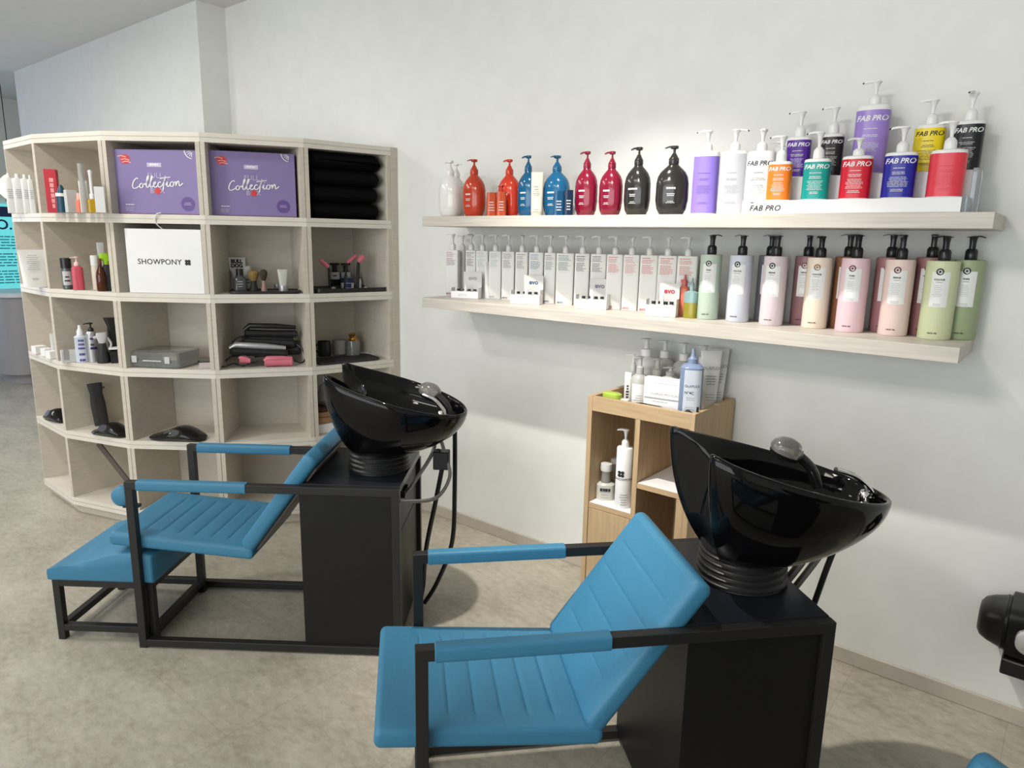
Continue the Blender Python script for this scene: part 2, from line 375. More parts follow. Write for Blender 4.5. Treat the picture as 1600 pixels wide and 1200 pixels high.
# far wall with a second window
m = MB(); m.box((-9.6, -4.2, 0), (-9.48, -2.2, ZC)); m.box((-9.6, -2.2, 0), (-9.48, 4.2, .35)); m.box((-9.6, -2.2, 2.5), (-9.48, 1.4, ZC)); m.box((-9.6, 1.4, 1.78), (-9.48, 4.2, ZC)); m.box((-9.6, 1.4, .35), (-9.48, 2.1, 1.78)); m.box((-9.6, 3.2, .35), (-9.48, 4.2, 1.78)); struct(m, 'wall_left', M_WALL)
m = MB()
for y in (-2.2, -.4, 1.35): m.box((-9.57, y, .35), (-9.51, y+.05, 2.5))
for y in (2.1, 3.15): m.box((-9.57, y, .35), (-9.51, y+.05, 1.78))
m.box((-9.57, -2.2, 1.9), (-9.51, 1.4, 1.95)); m.box((-9.57, 2.1, 1.72), (-9.51, 3.2, 1.77)); struct(m, 'window_2', mat('grey_blue_frame', (.30, .33, .42), .5))
def skirting(name, x0, y0, x1, y1):
    m = MB(); m.box((x0, y0, 0), (x1, y1, .058)); return struct(m, name, M_BASE, bevel=.003)
skirting('baseboard_back', -2.93, D-.012, 3.08, D)
skirting('baseboard_pier', -7.84, 2.388, -4.51, 2.40)
skirting('baseboard_right', 3.068, -4.08, 3.08, 2.57)

# window poster, pendant and counter in the far room
t = thing('window_poster', 'cyan printed poster in the far left window', 'poster', (-9.44, 2.62, .85), radians(90))
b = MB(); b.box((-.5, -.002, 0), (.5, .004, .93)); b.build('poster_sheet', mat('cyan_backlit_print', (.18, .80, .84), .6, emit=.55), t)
b = MB(); fn = lambda x, z: -.004
b.box((-.06, -.004, .79), (.3, -.003, .9), 0)
flat(b, *text('IO.', .15, 0, 1, .02), -.02, .70, fn, 0)
for k in range(3): lines(b, 0, .58-k*.19, .44, 5, .032, .013, fn, 1, 40+k)
b.build('poster_lettering', [mat('navy_print', (.02, .04, .12), .6), mat('teal_print', (.05, .42, .5), .6)], t)
t = thing('pendant_lamp', 'warm round pendant lamp far left beside the shelf', 'lamp', (-8.6, 2.50, 1.80))
b = MB(); b.lathe([(.01, 0), (.07, .012), (.115, .06), (.125, .12), (.11, .185), (.06, .235), (.03, .25)], 24); b.build('lamp_shade', mat('warm_lit_glass', (1, .78, .52), .5, emit=1.3), t)
b = MB(); b.lathe([(.035, .24), (.035, .30), (.012, .33)], 16); b.tube([(0, 0, .3), (0, 0, ZC-1.80)], .004); b.lathe([(.07, -.02), (.07, .004)], 16); b.build('lamp_cord', M_BLK, t)
t = thing('reception_counter', 'grey rounded reception counter in the room at far left', 'counter', (-8.32, 2.60, 0))
b = MB(); b.loft([(0, .30, .44, 3.5), (.09, .30, .44, 3.5), (.10, .36, .5, 3.5), (.86, .34, .48, 3.5)], 40); b.build('counter_body', mat('grey_laminate', (.30, .29, .30), .5), t)
b = MB(); b.loft([(.86, .37, .51, 3.5), (.90, .37, .51, 3.5)], 40); b.build('counter_top', mat('pale_laminate', (.6, .62, .66), .3), t)

# ==================================================================== CURVED CUBBY SHELF
CX, CY, CR, A0, DA, Z0, DZ = -4.27558208, 2.65098677, 1.37590892, -1.76253364, .3371357, .0751781, .3719577
def cr(i, r, off=0): a = A0+i*DA; return Vector((CX+r*cos(a)-off*sin(a), CY+r*sin(a)+off*cos(a)))
DEP = .33
TIER = [Z0+k*DZ for k in range(6)]
ZT = [z+.021 for z in TIER]
shelf = thing('cubby_shelf', 'tall curved pale wood shelf of twenty five open cubbies', 'shelf')
for k in range(6):
    for j, (a, b) in enumerate(((-.021, -.001), (.001, .021))):
        pass
    m = MB(); out = [cr(i, CR) for i in range(6)]; inn = [cr(i, CR-DEP) for i in range(5, -1, -1)]
    poly = out+inn
    for a, b in ((-.021, -.0012), (.0012, .021)): m.prism([(p.x, p.y) for p in poly], TIER[k]+a, TIER[k]+b)
    # dark joint line sits between the two boards
    pi_ = [cr(i, CR-.004) for i in range(6)]+[cr(i, CR-DEP) for i in range(5, -1, -1)]
    m.prism([(p.x, p.y) for p in pi_], TIER[k]-.0012, TIER[k]+.0012)
    m.build('shelf_board', M_BAND, shelf, smooth=False)
def upright(i, t, name='partition', rad=0.0):
    m = MB(); z0, z1 = TIER[0]+.02, TIER[5]-.0
    for k in range(5):
        za, zb = TIER[k]+.021, TIER[k+1]-.021
        if t > .03:
            for a, b in ((-t/2, -.0015), (.0015, t/2)):
                q = [cr(i, CR-.001, a), cr(i, CR-.001, b), cr(i, CR-DEP, b), cr(i, CR-DEP, a)]; m.prism([(p.x, p.y) for p in q], za, zb)
            q = [cr(i, CR-.005, -.0015), cr(i, CR-.005, .0015), cr(i, CR-DEP, .0015), cr(i, CR-DEP, -.0015)]; m.prism([(p.x, p.y) for p in q], za, zb)
        else:
            q = [cr(i, CR-.001, -t/2+rad), cr(i, CR-.001, t/2+rad), cr(i, CR-DEP, t/2+rad), cr(i, CR-DEP, -t/2+rad)]; m.prism([(p.x, p.y) for p in q], za, zb)
    return m.build(name, M_BEECH, shelf, smooth=False)
upright(0, .022, 'side_panel', .011); upright(1, .022); upright(2, .042); upright(3, .042); upright(4, .042); upright(5, .022, 'side_panel', -.011)
for i in range(5):
    m = MB(); q = [cr(i, CR-DEP+.001), cr(i+1, CR-DEP+.001), cr(i+1, CR-DEP-.008), cr(i, CR-DEP-.008)]
    m.prism([(p.x, p.y) for p in q], TIER[0]-.02, TIER[5]+.02); m.build('back_panel', M_BACKP, shelf, smooth=False)
m = MB(); poly = [cr(i, CR-.035) for i in range(6)]+[cr(i, CR-DEP+.02) for i in range(5, -1, -1)]
m.prism([(p.x, p.y) for p in poly], 0, TIER[0]-.021); m.build('plinth', M_BEECH, shelf, smooth=False)
p5 = cr(5, CR)
m = MB(); m.prism([(p5.x-.002, p5.y+.001), (p5.x+.002, p5.y+.001), (p5.x+.004, D-.001), (p5.x-.014, D-.001)], 0, TIER[5]+.021); m.build('filler_strip', M_BEECH, shelf, smooth=False)

# helpers for cubby contents
def cub(k, u, v): return on_z(u, v, ZT[k]+.0012)
def H(p, u, v): return h_at(p, u, v)-p.z
def WD(p, px): return px*mpp(p)
GRP = {}
def simple(name, label, cat, pos, rot, parts, group=None):
    t = thing(name, label, cat, pos, rot, group)
    for pn, mb, mt in parts: mb.build(pn, mt, t)
    return t
def tube_pack(k, u0, u1, vb, vt, name, label, mt, cat='tube', group=None, cap=M_WHT, inv=False, pr=None, rot=None, depth=.5, text_=None, tilt=0):
    """squeeze tube standing on its cap (or upside down with the cap on top)"""
    u = (u0+u1)/2; p = cub(k, u, vb); w = WD(p, u1-u0)/2; p = back(p, w*depth+.002); h = H(p, u, vt)
    t = thing(name, label, cat, p, face(p) if rot is None else rot, group)
    body = MB(); c = MB()
    if not inv:
        c.lathe([(w*.62, 0), (w*.62, h*.12)], 20); body.loft([(h*.12, w*.8, w*.6, 2), (h*.3, w*.9, w*.5, 2), (h*.9, w, w*.12, 2.2), (h, w, .0015, 3)], 24)
    else:
        body.loft([(0, w, w*.3, 3), (h*.08, w, w*.45, 3), (h*.62, w, w*.6, 2.6), (h*.86, w*1.02, w*.68, 2.6), (h*.88, w*.92, w*.6, 2.4), (h*.90, w*.45, w*.42, 2)], 24); c.lathe([(w*.42, h*.9), (w*.38, h), (w*.3, h)], 16)
    body.build('tube_body', mt, t); c.build('cap', cap, t)
    if pr:
        l = MB(); fn = (lambda x, z: -w*.62-.001)
        if text_: flat(l, *text(text_, w*.62, 0, 1, .04), 0, h*.8, fn, 0)
        lines(l, 0, h*.6, w*1.2, 5, h*.05, h*.015, fn, 0, int(u)); l.build('label', pr, t)
    return t
def jar(p, r, h, name, label, cat, mt, lid=None, lidh=.3, group=None, lab=None):
    t = thing(name, label, cat, p, face(p), group)
    b = MB(); hb = h*(1-lidh) if lid else h
    b.lathe([(r*.9, 0), (r, .003), (r, hb*.9), (r*.92, hb)], 24); b.build('jar_body', mt, t)
    if lid: c = MB(); c.lathe([(r*1.02, hb), (r*1.02, h-.001), (r*.96, h)], 24); c.build('lid', lid, t)
    if lab:
        l = MB(); fn = sfn(r, r, 2, .0008); grid(l, -r*.8, r*.8, hb*.2, hb*.85, fn, 0, 8); lines(l, 0, hb*.62, r*1.1, 2, hb*.18, hb*.07, sfn(r, r, 2, .0014), 1, int(p[0]*100)); l.build('label', [lab, M_INK], t)
    return t
def boxy(p, w, d, h, rot, name, label, cat, mt, group=None, bevel=.001, extra=None, mats=None):
    b = MB(); b.box((-w/2, -d/2, 0), (w/2, d/2, h))
    if extra: extra(b)
    o = b.build(name, mats or mt, None, p, rot, bevel, smooth=False); return tag(o, label, cat, group)

# --- lavender collection boxes
M_LAV = mat('lavender_card', s2l(132, 117, 166), .5); M_LAVD = mat('deep_violet_print', s2l(98, 76, 140), .5)
M_LAVL = mat('pale_violet_print', s2l(196, 184, 214), .5); M_REDP = mat('red_print', s2l(205, 60, 62), .5); M_PNK = mat('pink_print', s2l(240, 170, 165), .5); M_MAG = mat('magenta_card_side', s2l(120, 30, 80), .5)
def stroke(mb, pts, w, fn, mi):
    P = catmull([(x, z, 0) for x, z in pts], 6)
    v = []; f = []
    for i, p in enumerate(P):
        t = (P[min(i+1, len(P)-1)]-P[max(0, i-1)]); t = t.normalized() if t.length > 1e-9 else Vector((1, 0, 0))
        n = Vector((-t.y, t.x, 0))*w/2*(.75+.5*abs(t.y))
        for s_ in (1, -1): q = p+n*s_; v.append((q.x, fn(0, 0), q.y))
        if i: a = 2*(i-1); f.append((a, a+1, a+3, a+2))
    mb.add(v, f, mi)
CURS = [[(1.0, 1.55), (.8, 1.75), (.3, 1.3), (0, .5), (.15, 0), (.6, .05), (1.1, .35)],                       # C
        [(1.55, .85), (1.2, .55), (1.25, .1), (1.6, .1), (1.75, .55), (1.55, .85), (1.75, .6), (2.05, .75)],      # o
        [(2.05, .5), (2.5, 1.2), (2.75, 1.85), (2.6, 1.95), (2.4, 1.2), (2.3, .3), (2.5, .08), (2.75, .35)],       # l
        [(2.75, .35), (3.15, 1.2), (3.4, 1.85), (3.25, 1.95), (3.05, 1.2), (2.95, .3), (3.15, .08), (3.45, .35)],  # l
        [(3.45, .45), (3.85, .75), (3.8, .98), (3.55, .75), (3.55, .25), (3.8, .05), (4.2, .35)],               # e
        [(4.75, .8), (4.55, .95), (4.25, .6), (4.3, .15), (4.6, .08), (5.0, .4)],                            # c
        [(5.0, .4), (5.45, 1.3), (5.55, 1.9), (5.3, 1.0), (5.1, 0), (5.0, -.5)], [(4.6, 1.5), (5.4, 1.62), (6.4, 1.7)],  # t
        [(5.55, .35), (5.85, .95), (5.75, .3), (5.95, .1), (6.2, .4)], [(5.95, 1.3), (6.0, 1.36)],              # i
        [(6.7, .95), (6.3, .65), (6.35, .15), (6.7, .15), (6.85, .6), (6.7, .95), (6.95, .75), (7.15, .85)],      # o
        [(7.2, .95), (7.2, .2), (7.45, .8), (7.7, .95), (7.75, .4), (7.85, .15), (8.4, .6)]]                    # n
def lavender_box(col, u0, u1, vb, vt, inset, label):
    a = A0+(col+.5)*DA
    nrm = Vector((cos(a), sin(a))); tan = Vector((-sin(a), cos(a)))
    mid = (cr(col, CR)+cr(col+1, CR))/2-nrm*inset
    pl = Vector((mid.x, mid.y, 0))
    def hit(u, v):
        r = ray(u, v); n3 = Vector((nrm.x, nrm.y, 0)); return EYE+r*((n3.dot(pl-EYE))/n3.dot(r))
    A, B = hit(u0, vb), hit(u1, vb); zt = hit((u0+u1)/2, vt).z
    w = (B-A).dot(Vector((tan.x, tan.y, 0))); z = ZT[4]+.001; h = zt-z
    ctr = (A+B)/2; rot = atan2(tan.y, tan.x)
    t = thing('gift_box', label, 'box', (ctr.x, ctr.y, z), rot, 'lavender collection boxes in the top row')
    b = MB(); b.box((-w/2, 0, 0), (w/2, .10, h), 1); b.box((-w/2, -.002, .003), (w/2, .001, h), 0); b.build('box_body', [M_LAV, M_MAG], t, smooth=False)
    L = MB(); fn = lambda x, z_: -.0032; f2 = lambda x, z_: -.0038
    s = w/1.32   # photo crop width 132 px
    flat(L, *text('FULL', .105*s*1.02, 0, 1.05), -.02*s, h*.60, fn, 1)
    flat(L, *text('BOX', .105*s, 0, 1.05), .0, h*.365, fn, 1)
    disc(L, .005*s, h*.365, .048*s, lambda x, z_: -.0035, 2, 20)
    grid(L, -.13*s, .09*s, h*.735, h*.80, fn, 3, 1); lines(L, -.02*s, h*.785, .2*s, 1, .01, .026*s, f2, 0, 3)
    for st in CURS:
        stroke(L, [(-.375*s+x*.0925*s, h*.40+z_*.085*s+x*.0045*s) for x, z_ in st], .014*s, f2, 0)
    # red badge with white script strokes
    disc(L, -.46*s, h*.85, .075*s, fn, 2, 20, .07*s)
    for i_, (dx, dz) in enumerate(((-.05, .035), (.0, -.01), (.02, -.045))): stroke(L, [(-.46*s+(dx-.06)*s, h*.85+dz*s), (-.46*s+dx*s, h*.85+(dz+.012)*s), (-.46*s+(dx+.07)*s, h*.85+(dz-.006)*s)], .016*s, f2, 5)
    # citrus slice
    cx, cz = .58*s+.0, h-.0
    R = .125*s
    arc = [(cx+R*cos(q)*1.0, cz+R*sin(q)) for q in [radians(180+x) for x in range(2, 90, 8)]]
    arc = [(min(x, w/2), z_) for x, z_ in arc]; stroke(L, arc, .012*s, fn, 0)
    for q in (200, 220, 240, 258): stroke(L, [(cx+R*.3*cos(radians(q)), cz+R*.3*sin(radians(q))), (cx+R*.8*cos(radians(q)), cz+R*.8*sin(radians(q)))], .008*s, fn, 0)
    disc(L, .455*s, h*.17, .105*s, fn, 4, 28); lines(L, .455*s, h*.19, .12*s, 2, .025*s, .008*s, f2, 3, 9)
    lines(L, -.44*s, h*.155, .16*s, 1, .01, .012*s, fn, 0, 5); lines(L, -.45*s, h*.11, .15*s, 3, .022*s, .007*s, fn, 3, 6)
    L.build('lettering', [M_CARD, M_LAVL, M_REDP, M_LAVL, M_LAVD, M_PNK], t)
lavender_box(2, 183, 316, 333, 234, .045, 'lavender gift box standing in the top row cubby above the white bag')
lavender_box(3, 331, 463.5, 337, 238, .055, 'lavender gift box standing in the top row cubby left of the black towels')

# --- white card bag with ribbon handle
a = A0+2.5*DA; nrm = Vector((cos(a), sin(a), 0)); tan = Vector((-sin(a), cos(a), 0))
mid = (cr(2, CR)+cr(3, CR))/2; pl = Vector((mid.x, mid.y, 0))-nrm*.006
def hitp(u, v, pl=pl, n3=nrm):
    r = ray(u, v); return EYE+r*((n3.dot(pl-EYE))/n3.dot(r))
A, B = hitp(203, 457), hitp(320, 457); w = (B-A).dot(tan); zz = ZT[3]+.001; h = hitp(260, 358).z-zz; ctr = (A+B)/2
t = thing('gift_bag', 'white card gift bag with black SHOWPONY lettering and a ribbon handle', 'bag', (ctr.x, ctr.y, zz), atan2(tan.y, tan.x))
b = MB(); b.box((-w/2, 0, 0), (w/2, .09, h)); b.build('bag_body', M_CARD, t, bevel=.002, smooth=False)
b = MB(); fn = lambda x, z: -.0012
flat(b, *text('SHOWPONY', .036, 0, 1.05, .004), -.025, h*.49, fn, 0)
for dx in (-.0065, .0065):
    for dz in (-.006, .006): disc(b, .112+dx, h*.49+dz, .0075, fn, 0, 12)
b.build('lettering', M_INK, t)
b = MB(); pts = catmull([(-.01, .03, h-.002), (-.022, .0, h+.02), (-.024, -.012, h+.045), (-.012, -.016, h+.068), (.004, -.006, h+.074)], 6)
b.tube(pts, .003, 6); b.build('handle', M_CARD, t)

# --- row of tall white tubes, top left cubby
for i, (u0, u1, lab) in enumerate(((14, 26, 'leftmost of the upright white tubes in the top left cubby'), (26, 41, 'second white tube from the left in the top left cubby'), (39, 51, 'third white tube from the left in the top left cubby'), (49, 57, 'fourth white tube from the left in the top left cubby'))):
    tube_pack(4, u0, u1, 333, 271+i, 'product_tube', lab, M_EVOW, group='white tubes in the top left cubby', inv=True, pr=M_GREY, depth=.7+.3*i)
# --- top row second cubby
M_RED = mat('red_card', s2l(190, 32, 52), .4); M_TEALD = mat('dark_teal_plastic', s2l(28, 72, 92), .35); M_SALM = mat('salmon_plastic', s2l(214, 120, 98), .35)
p = cub(4, 86, 332); p = back(p, .03); h = H(p, 83, 265)
boxy(p, .05, .05, h, face(p)-.2, 'product_box', 'tall red box in the second cubby of the top row', 'box', M_RED, extra=lambda b: flat(b, *text('COLOR', .03, 0, 1), 0, .1, lambda x, z: -.0255, 1) if False else lines(b, .004, .16, .018, 6, .024, .019, lambda x, z: -.0256, 1, 2), mats=[M_RED, M_PNK])
p = back(cub(4, 99, 332), .02); h = H(p, 97, 289)
t = thing('hair_product_bottle', 'dark teal bottle with a white ring beside the tall red box', 'bottle', p, face(p)); w = .024
b = MB(); b.loft([(0, w, w*.8), (h*.58, w*.95, w*.75)], 24); b.build('bottle_body', M_TEALD, t); b = MB(); b.loft([(h*.58, w*1.05, w*.85), (h*.70, w*1.03, w*.83)], 24); b.build('ring', M_CARD, t); b = MB(); b.lathe([(w*.85, h*.70), (w*.7, h*.8), (w*.35, h*.95), (w*.2, h)], 20); b.build('cap', M_TEALD, t)
p = back(cub(4, 113, 332), .02); h = H(p, 111, 297)
boxy(p, .045, .04, h, face(p)+.3, 'product_box', 'small grey and white box between the teal and salmon bottles', 'box', mat('pale_grey_card', (.52, .52, .5), .5))
p = back(cub(4, 126, 332), .012); h = H(p, 125, 302)
t = thing('hair_product_bottle', 'small salmon pink bottle in the second cubby of the top row', 'bottle', p, face(p)); b = MB(); b.loft([(0, .017, .015), (h*.6, .017, .015), (h*.7, .010, .009)], 20); b.build('bottle_body', M_SALM, t); b = MB(); b.lathe([(.011, h*.68), (.009, h)], 16); b.build('cap', mat('peach_cap', s2l(236, 178, 160), .4), t)
tube_pack(4, 128, 140, 332, 276, 'product_tube', 'white tube standing tallest beside the golden oil bottle', M_WHT, inv=True, pr=M_GREY)
p = back(cub(4, 133, 331), .09); h = H(p, 130, 256)
t = thing('clear_sleeve', 'frosted clear plastic sleeve behind the white tube in the top row', 'sleeve', p, face(p)); b = MB(); b.lathe([(.013, 0), (.013, h)], 16); b.build('sleeve_body', mat('frosted_film', (.6, .57, .52), .5, trans=.5), t)
p = back(cub(4, 146.5, 332), .02); h = H(p, 146, 311)
t = thing('oil_bottle', 'golden oil bottle at the right of the second top cubby', 'bottle', p, face(p)); b = MB(); b.loft([(0, .024, .02, 3), (h*.95, .024, .02, 3), (h, .018, .015)], 24); b.build('bottle_body', mat('golden_oil', s2l(196, 158, 20), .12, trans=.25), t)
b = MB(); b.lathe([(.012, h), (.012, h+.02), (.007, h+.025), (.007, h+.1), (.01, h+.125), (.002, h+.13)], 16); b.build('dropper', M_WHT, t)
p = back(cub(4, 158, 332), .03); h = H(p, 156, 292)
boxy(p, .04, .03, h, face(p), 'product_box', 'narrow white box at the right end of the second top cubby', 'box', M_CARD)

# --- black towels
a = A0+4.5*DA; rt = atan2(cos(a), -sin(a)); nrm = Vector((cos(a), sin(a), 0)); tan = Vector((-sin(a), cos(a), 0))
M_TOW = mat('black_terry', (.0035, .0035, .004), .95, bump=.6, scale=500, spec=.1)
mid = (cr(4, CR)+cr(5, CR))/2; base = Vector((mid.x, mid.y, 0))-nrm*.150
zc = ZT[4]+.001; ws = [.388, .380, .386, .396]; th = [.083, .083, .083, .084]
lbs = ('bottom black towel of the stack in the top right cubby', 'second black towel from the bottom in the top right cubby', 'third black towel from the bottom in the top right cubby', 'top black towel of the stack in the top right cubby')
for i in range(4):
    b = MB(); W2, T = ws[i]/2, th[i]
    rs = []
    for j in range(15):
        y = -.145+.29*j/14; e = max(.35, (1-abs(2*j/14-1)**6))
        rs.append([(math.copysign(W2-T*.42, cos(q))+T*.42*e*cos(q)+.003*sin(9*y+i), y, T/2+T/2*e*sin(q)-(.022*max(0, cos(q)) if i == 3 and sin(q) > 0 else 0)) for q in [2*pi*s_/28 for s_ in range(28)]])
    b.rings(rs)
    off = -.008+(.385-ws[i])*-.5
    o = b.build('folded_towel', M_TOW, None, (base.x+tan.x*off, base.y+tan.y*off, zc), atan2(tan.y, tan.x)); tag(o, lbs[i], 'towel', 'black towels in the top right cubby'); zc += T*.97+.0005
# --- row B
# white refill pouch
p = back(cub(3, 58, 449), .03); h = H(p, 52, 390); w = WD(p, 40)
t = thing('refill_pouch', 'white refill pouch standing in the left cubby of the second row', 'pouch', p, face(p)+.25)
b = MB(); b.loft([(0, w*.42, .03, 3), (h*.15, w*.44, .028, 3), (h*.6, w*.48, .016, 3), (h*.93, w*.5, .003, 6), (h, w*.5, .0015, 6)], 28); b.build('pouch_body', mat('white_film', (.84, .83, .80), .3), t)
b = MB(); fn = lambda x, z: -.03; lines(b, -.012, h*.86, w*.45, 8, .010, .004, fn, 0, 4); lines(b, -.01, h*.25, w*.3, 1, .01, .006, fn, 0, 4); b.build('label', M_LGREY, t)
p = back(cub(3, 107, 452), .022); h = H(p, 104, 403)
jar(p, .024, h, 'spray_can', 'grey can with a black cap in the second row', 'can', mat('grey_green_metal', (.12, .14, .14), .3, metal=.5), M_BLK, .32, lab=M_LGREY)
p = back(cub(3, 124, 453), .022); h = H(p, 120, 401)
t = thing('pump_bottle', 'rose pink pump bottle beside the grey black-capped can', 'bottle', p, face(p)); hb = h*.72
b = MB(); b.loft([(0, .026, .022, 3), (hb*.93, .025, .021, 3), (hb, .014, .014)], 28); b.build('bottle_body', mat('rose_plastic', s2l(205, 84, 100), .3), t); pump_parts(t, hb, mat('pale_pink_plastic', s2l(240, 200, 200), .35), .012, h-hb, .3, .028, 'block')
p = back(cub(3, 153, 454), .05); h = H(p, 150, 399)
jar(p, .020, h, 'cream_bottle', 'cream coloured bottle behind the amber bottle in the second row', 'bottle', mat('cream_plastic', (.70, .62, .52), .4), M_EVOW, .3)
p = back(cub(3, 160, 455), .018); h = H(p, 156, 404)
t = thing('amber_bottle', 'amber glass bottle with a narrow neck in the second row', 'bottle', p, face(p)); b = MB(); b.lathe([(.02, 0), (.022, .004), (.022, h*.45), (.019, h*.58), (.009, h*.75), (.0085, h*.85)], 24); b.build('bottle_body', mat('amber_glass', s2l(96, 48, 20), .08, trans=.4), t); b = MB(); b.lathe([(.009, h*.85), (.008, h)], 14); b.build('cap', mat('brown_cap', s2l(110, 62, 40), .4), t)
p = back(cub(3, 170, 455), .045); h = H(p, 166, 388)
t = thing('trigger_sprayer', 'dark bottle with a lime green trigger sprayer in the second row', 'bottle', p, face(p)); b = MB(); b.loft([(0, .026, .022, 3), (h*.5, .026, .022, 3), (h*.62, .012, .012)], 24); b.build('bottle_body', M_MBLK, t)
b = MB(); b.lathe([(.013, h*.62), (.013, h*.7)], 14); b.loft([(h*.7, .018, .011, 3), (h*.8, .024, .012, 3, -.006), (h*.88, .018, .010, 3, -.006)], 16); b.tube(catmull([(-.02, 0, h*.78), (-.03, 0, h*.7), (-.024, 0, h*.6)], 4), .004, 6); b.build('spray_trigger', mat('lime_plastic', s2l(150, 200, 30), .35), t)
tube_pack(3, 158, 168, 450, 379, 'product_tube', 'white tube behind the lime trigger sprayer', M_EVOW, depth=5)

# tray with shaving things
def ring_on(k, col, inset, u, v):
    a = A0+(col+.5)*DA; n = Vector((cos(a), sin(a), 0)); m_ = (cr(col, CR)+cr(col+1, CR))/2; pl_ = Vector((m_.x, m_.y, 0))-n*inset
    r = ray(u, v); return EYE+r*((n.dot(pl_-EYE))/n.dot(r))
def tray(k, col, u0, u1, inset, dep, h, label, rotx=0, mt=M_BLK):
    a = A0+(col+.5)*DA; tan = Vector((-sin(a), cos(a), 0)); n = Vector((cos(a), sin(a), 0))
    A, B = ring_on(k, col, inset, u0, 400+(3-k)*110), ring_on(k, col, inset, u1, 400+(3-k)*110); w = (B-A).dot(tan); c = (A+B)/2-n*dep/2
    b = MB(); b.loft([(0, w/2-.004, dep/2-.004, 8), (.004, w/2, dep/2, 8), (h, w/2, dep/2, 8), (h, w/2-.004, dep/2-.004, 8), (.006, w/2-.006, dep/2-.006, 8)], 40)
    o = b.build('tray', mt, None, (c.x, c.y, ZT[k]+.001), atan2(tan.y, tan.x)+rotx); tag(o, label, 'tray'); return ZT[k]+.001+.0065
zt = tray(3, 3, 353, 467, .008, .20, .012, 'black tray holding shaving brushes in the second row', mt=mat('dark_plum_plastic', (.02, .014, .02), .4))
def on_tray(u, vb, d=0): p = on_z(u, vb, zt); return back(p, d)
p = on_tray(373, 452, .06); h = H(p, 368, 402); 
t = thing('face_cream_tube', 'white tube with bold black BULL DOG lettering on the shaving tray', 'tube', p, face(p)); b = MB(); b.loft([(h*.1, .016, .014), (h*.5, .03, .012, 2.5), (h*.62, .040, .006, 4), (h, .042, .002, 6)], 24); b.build('tube_body', M_CARD, t); b = MB(); b.lathe([(.013, 0), (.013, h*.1)], 16); b.build('cap', M_BLK, t)
b = MB(); fn = lambda x, z: -.0085; flat(b, *text('BULL', .026, 0, .95, .05), -.002, h*.87, fn, 0); flat(b, *text('DOG', .026, 0, .95, .05), -.002, h*.73, fn, 0); b.build('lettering', M_INK, t)
p = on_tray(376, 455, .022); h = H(p, 374, 420)
t = thing('aftershave_bottle', 'grey glass bottle with a black cap on the shaving tray', 'bottle', p, face(p))
b = MB(); b.loft([(0, .032, .022, 3), (h*.55, .032, .022, 3), (h*.70, .018, .016), (h*.72, .012, .012)], 26); b.build('bottle_body', mat('smoked_glass', (.16, .18, .18), .1, trans=.5), t)
b = MB(); b.lathe([(.017, h*.70), (.017, h*.99), (.015, h)], 20); b.build('cap', M_BLK, t)
b = MB(); lines(b, 0, h*.45, .03, 3, .012, .004, sfn(.032, .022, 3, .001), 0, 5); b.build('label', M_LGREY, t)
p2 = on_tray(388, 453, .04); h2 = H(p2, 386, 416); tube = jar(p2, .02, h2, 'balm_tube', 'white balm tube beside the tan shaving brush', 'tube', M_EVOW, M_WHT, .25, lab=M_LGREY)
def brush(u, vb, vt, hm, bm_, label, w):
    p = on_tray(u, vb, w); h = H(p, u, vt); t = thing('shaving_brush', label, 'brush', p, face(p))
    b = MB(); b.lathe([(w*.8, 0), (w*.75, h*.1), (w*.5, h*.3), (w*.55, h*.48)], 20); b.build('brush_handle', hm, t)
    b = MB(); b.lathe([(w*.5, h*.48), (w*.95, h*.75), (w*1.0, h*.88), (w*.7, h*.97), (w*.2, h)], 24); b.build('bristles', bm_, t)
brush(397, 455, 422, M_MBLK, mat('tan_bristle', s2l(150, 124, 74), .9, var=.3, scale=200), 'shaving brush with tan bristles and a black handle', .028)
brush(413, 455, 421, mat('dusty_pink_resin', s2l(160, 132, 120), .4), mat('dark_bristle', s2l(62, 56, 46), .9, var=.3, scale=200), 'shaving brush with dark bristles and a dusty pink handle', .019)
p = on_tray(443, 455, .02); h = H(p, 443, 421); t = thing('clear_tube', 'white and clear tube at the right of the shaving tray', 'tube', p, face(p)); b = MB(); b.lathe([(.022, 0), (.022, h*.25)], 18); b.build('cap', M_SILV, t); b = MB(); b.loft([(h*.25, .018, .016), (h*.95, .026, .005, 3), (h, .026, .002, 3)], 24); b.build('tube_body', mat('milky_plastic', (.62, .64, .6), .2, trans=.2), t)
p = on_tray(434, 453, .045); jar(p, .018, .028, 'cream_jar', 'small silver jar beside the clear tube on the shaving tray', 'jar', M_SILV, M_SILV, .4)

# black tray with mirror, clips and jars
zt = tray(3, 4, 493, 607, .006, .22, .022, 'black tray with mirror and jars below the towels')
a = A0+4.5*DA; tanv = Vector((-sin(a), cos(a), 0)); nv = Vector((cos(a), sin(a), 0))
p = on_tray(530, 447, .15); mw = mpp(p)
t = thing('hexagonal_mirror', 'black framed hexagonal mirror leaning at the back of the black tray', 'mirror', (p.x, p.y, zt), face(p)-.15)
hx = [(-29, 8), (-29, 50), (-7, 63), (29, 52), (29, 8), (0, -0)]; hx = [(x*mw, z*mw+.004) for x, z in hx]
b = MB(); b.prism(hx, 0, .008, 0, Matrix.Rotation(radians(84), 4, 'X')); b.build('mirror_frame', M_BLK, t)
b = MB(); b.prism([(x*.86, z*.86+.012) for x, z in hx], .008, .0085, 0, Matrix.Rotation(radians(84), 4, 'X')); b.build('mirror_glass', mat('dark_mirror', (.05, .055, .06), .05, metal=1), t)
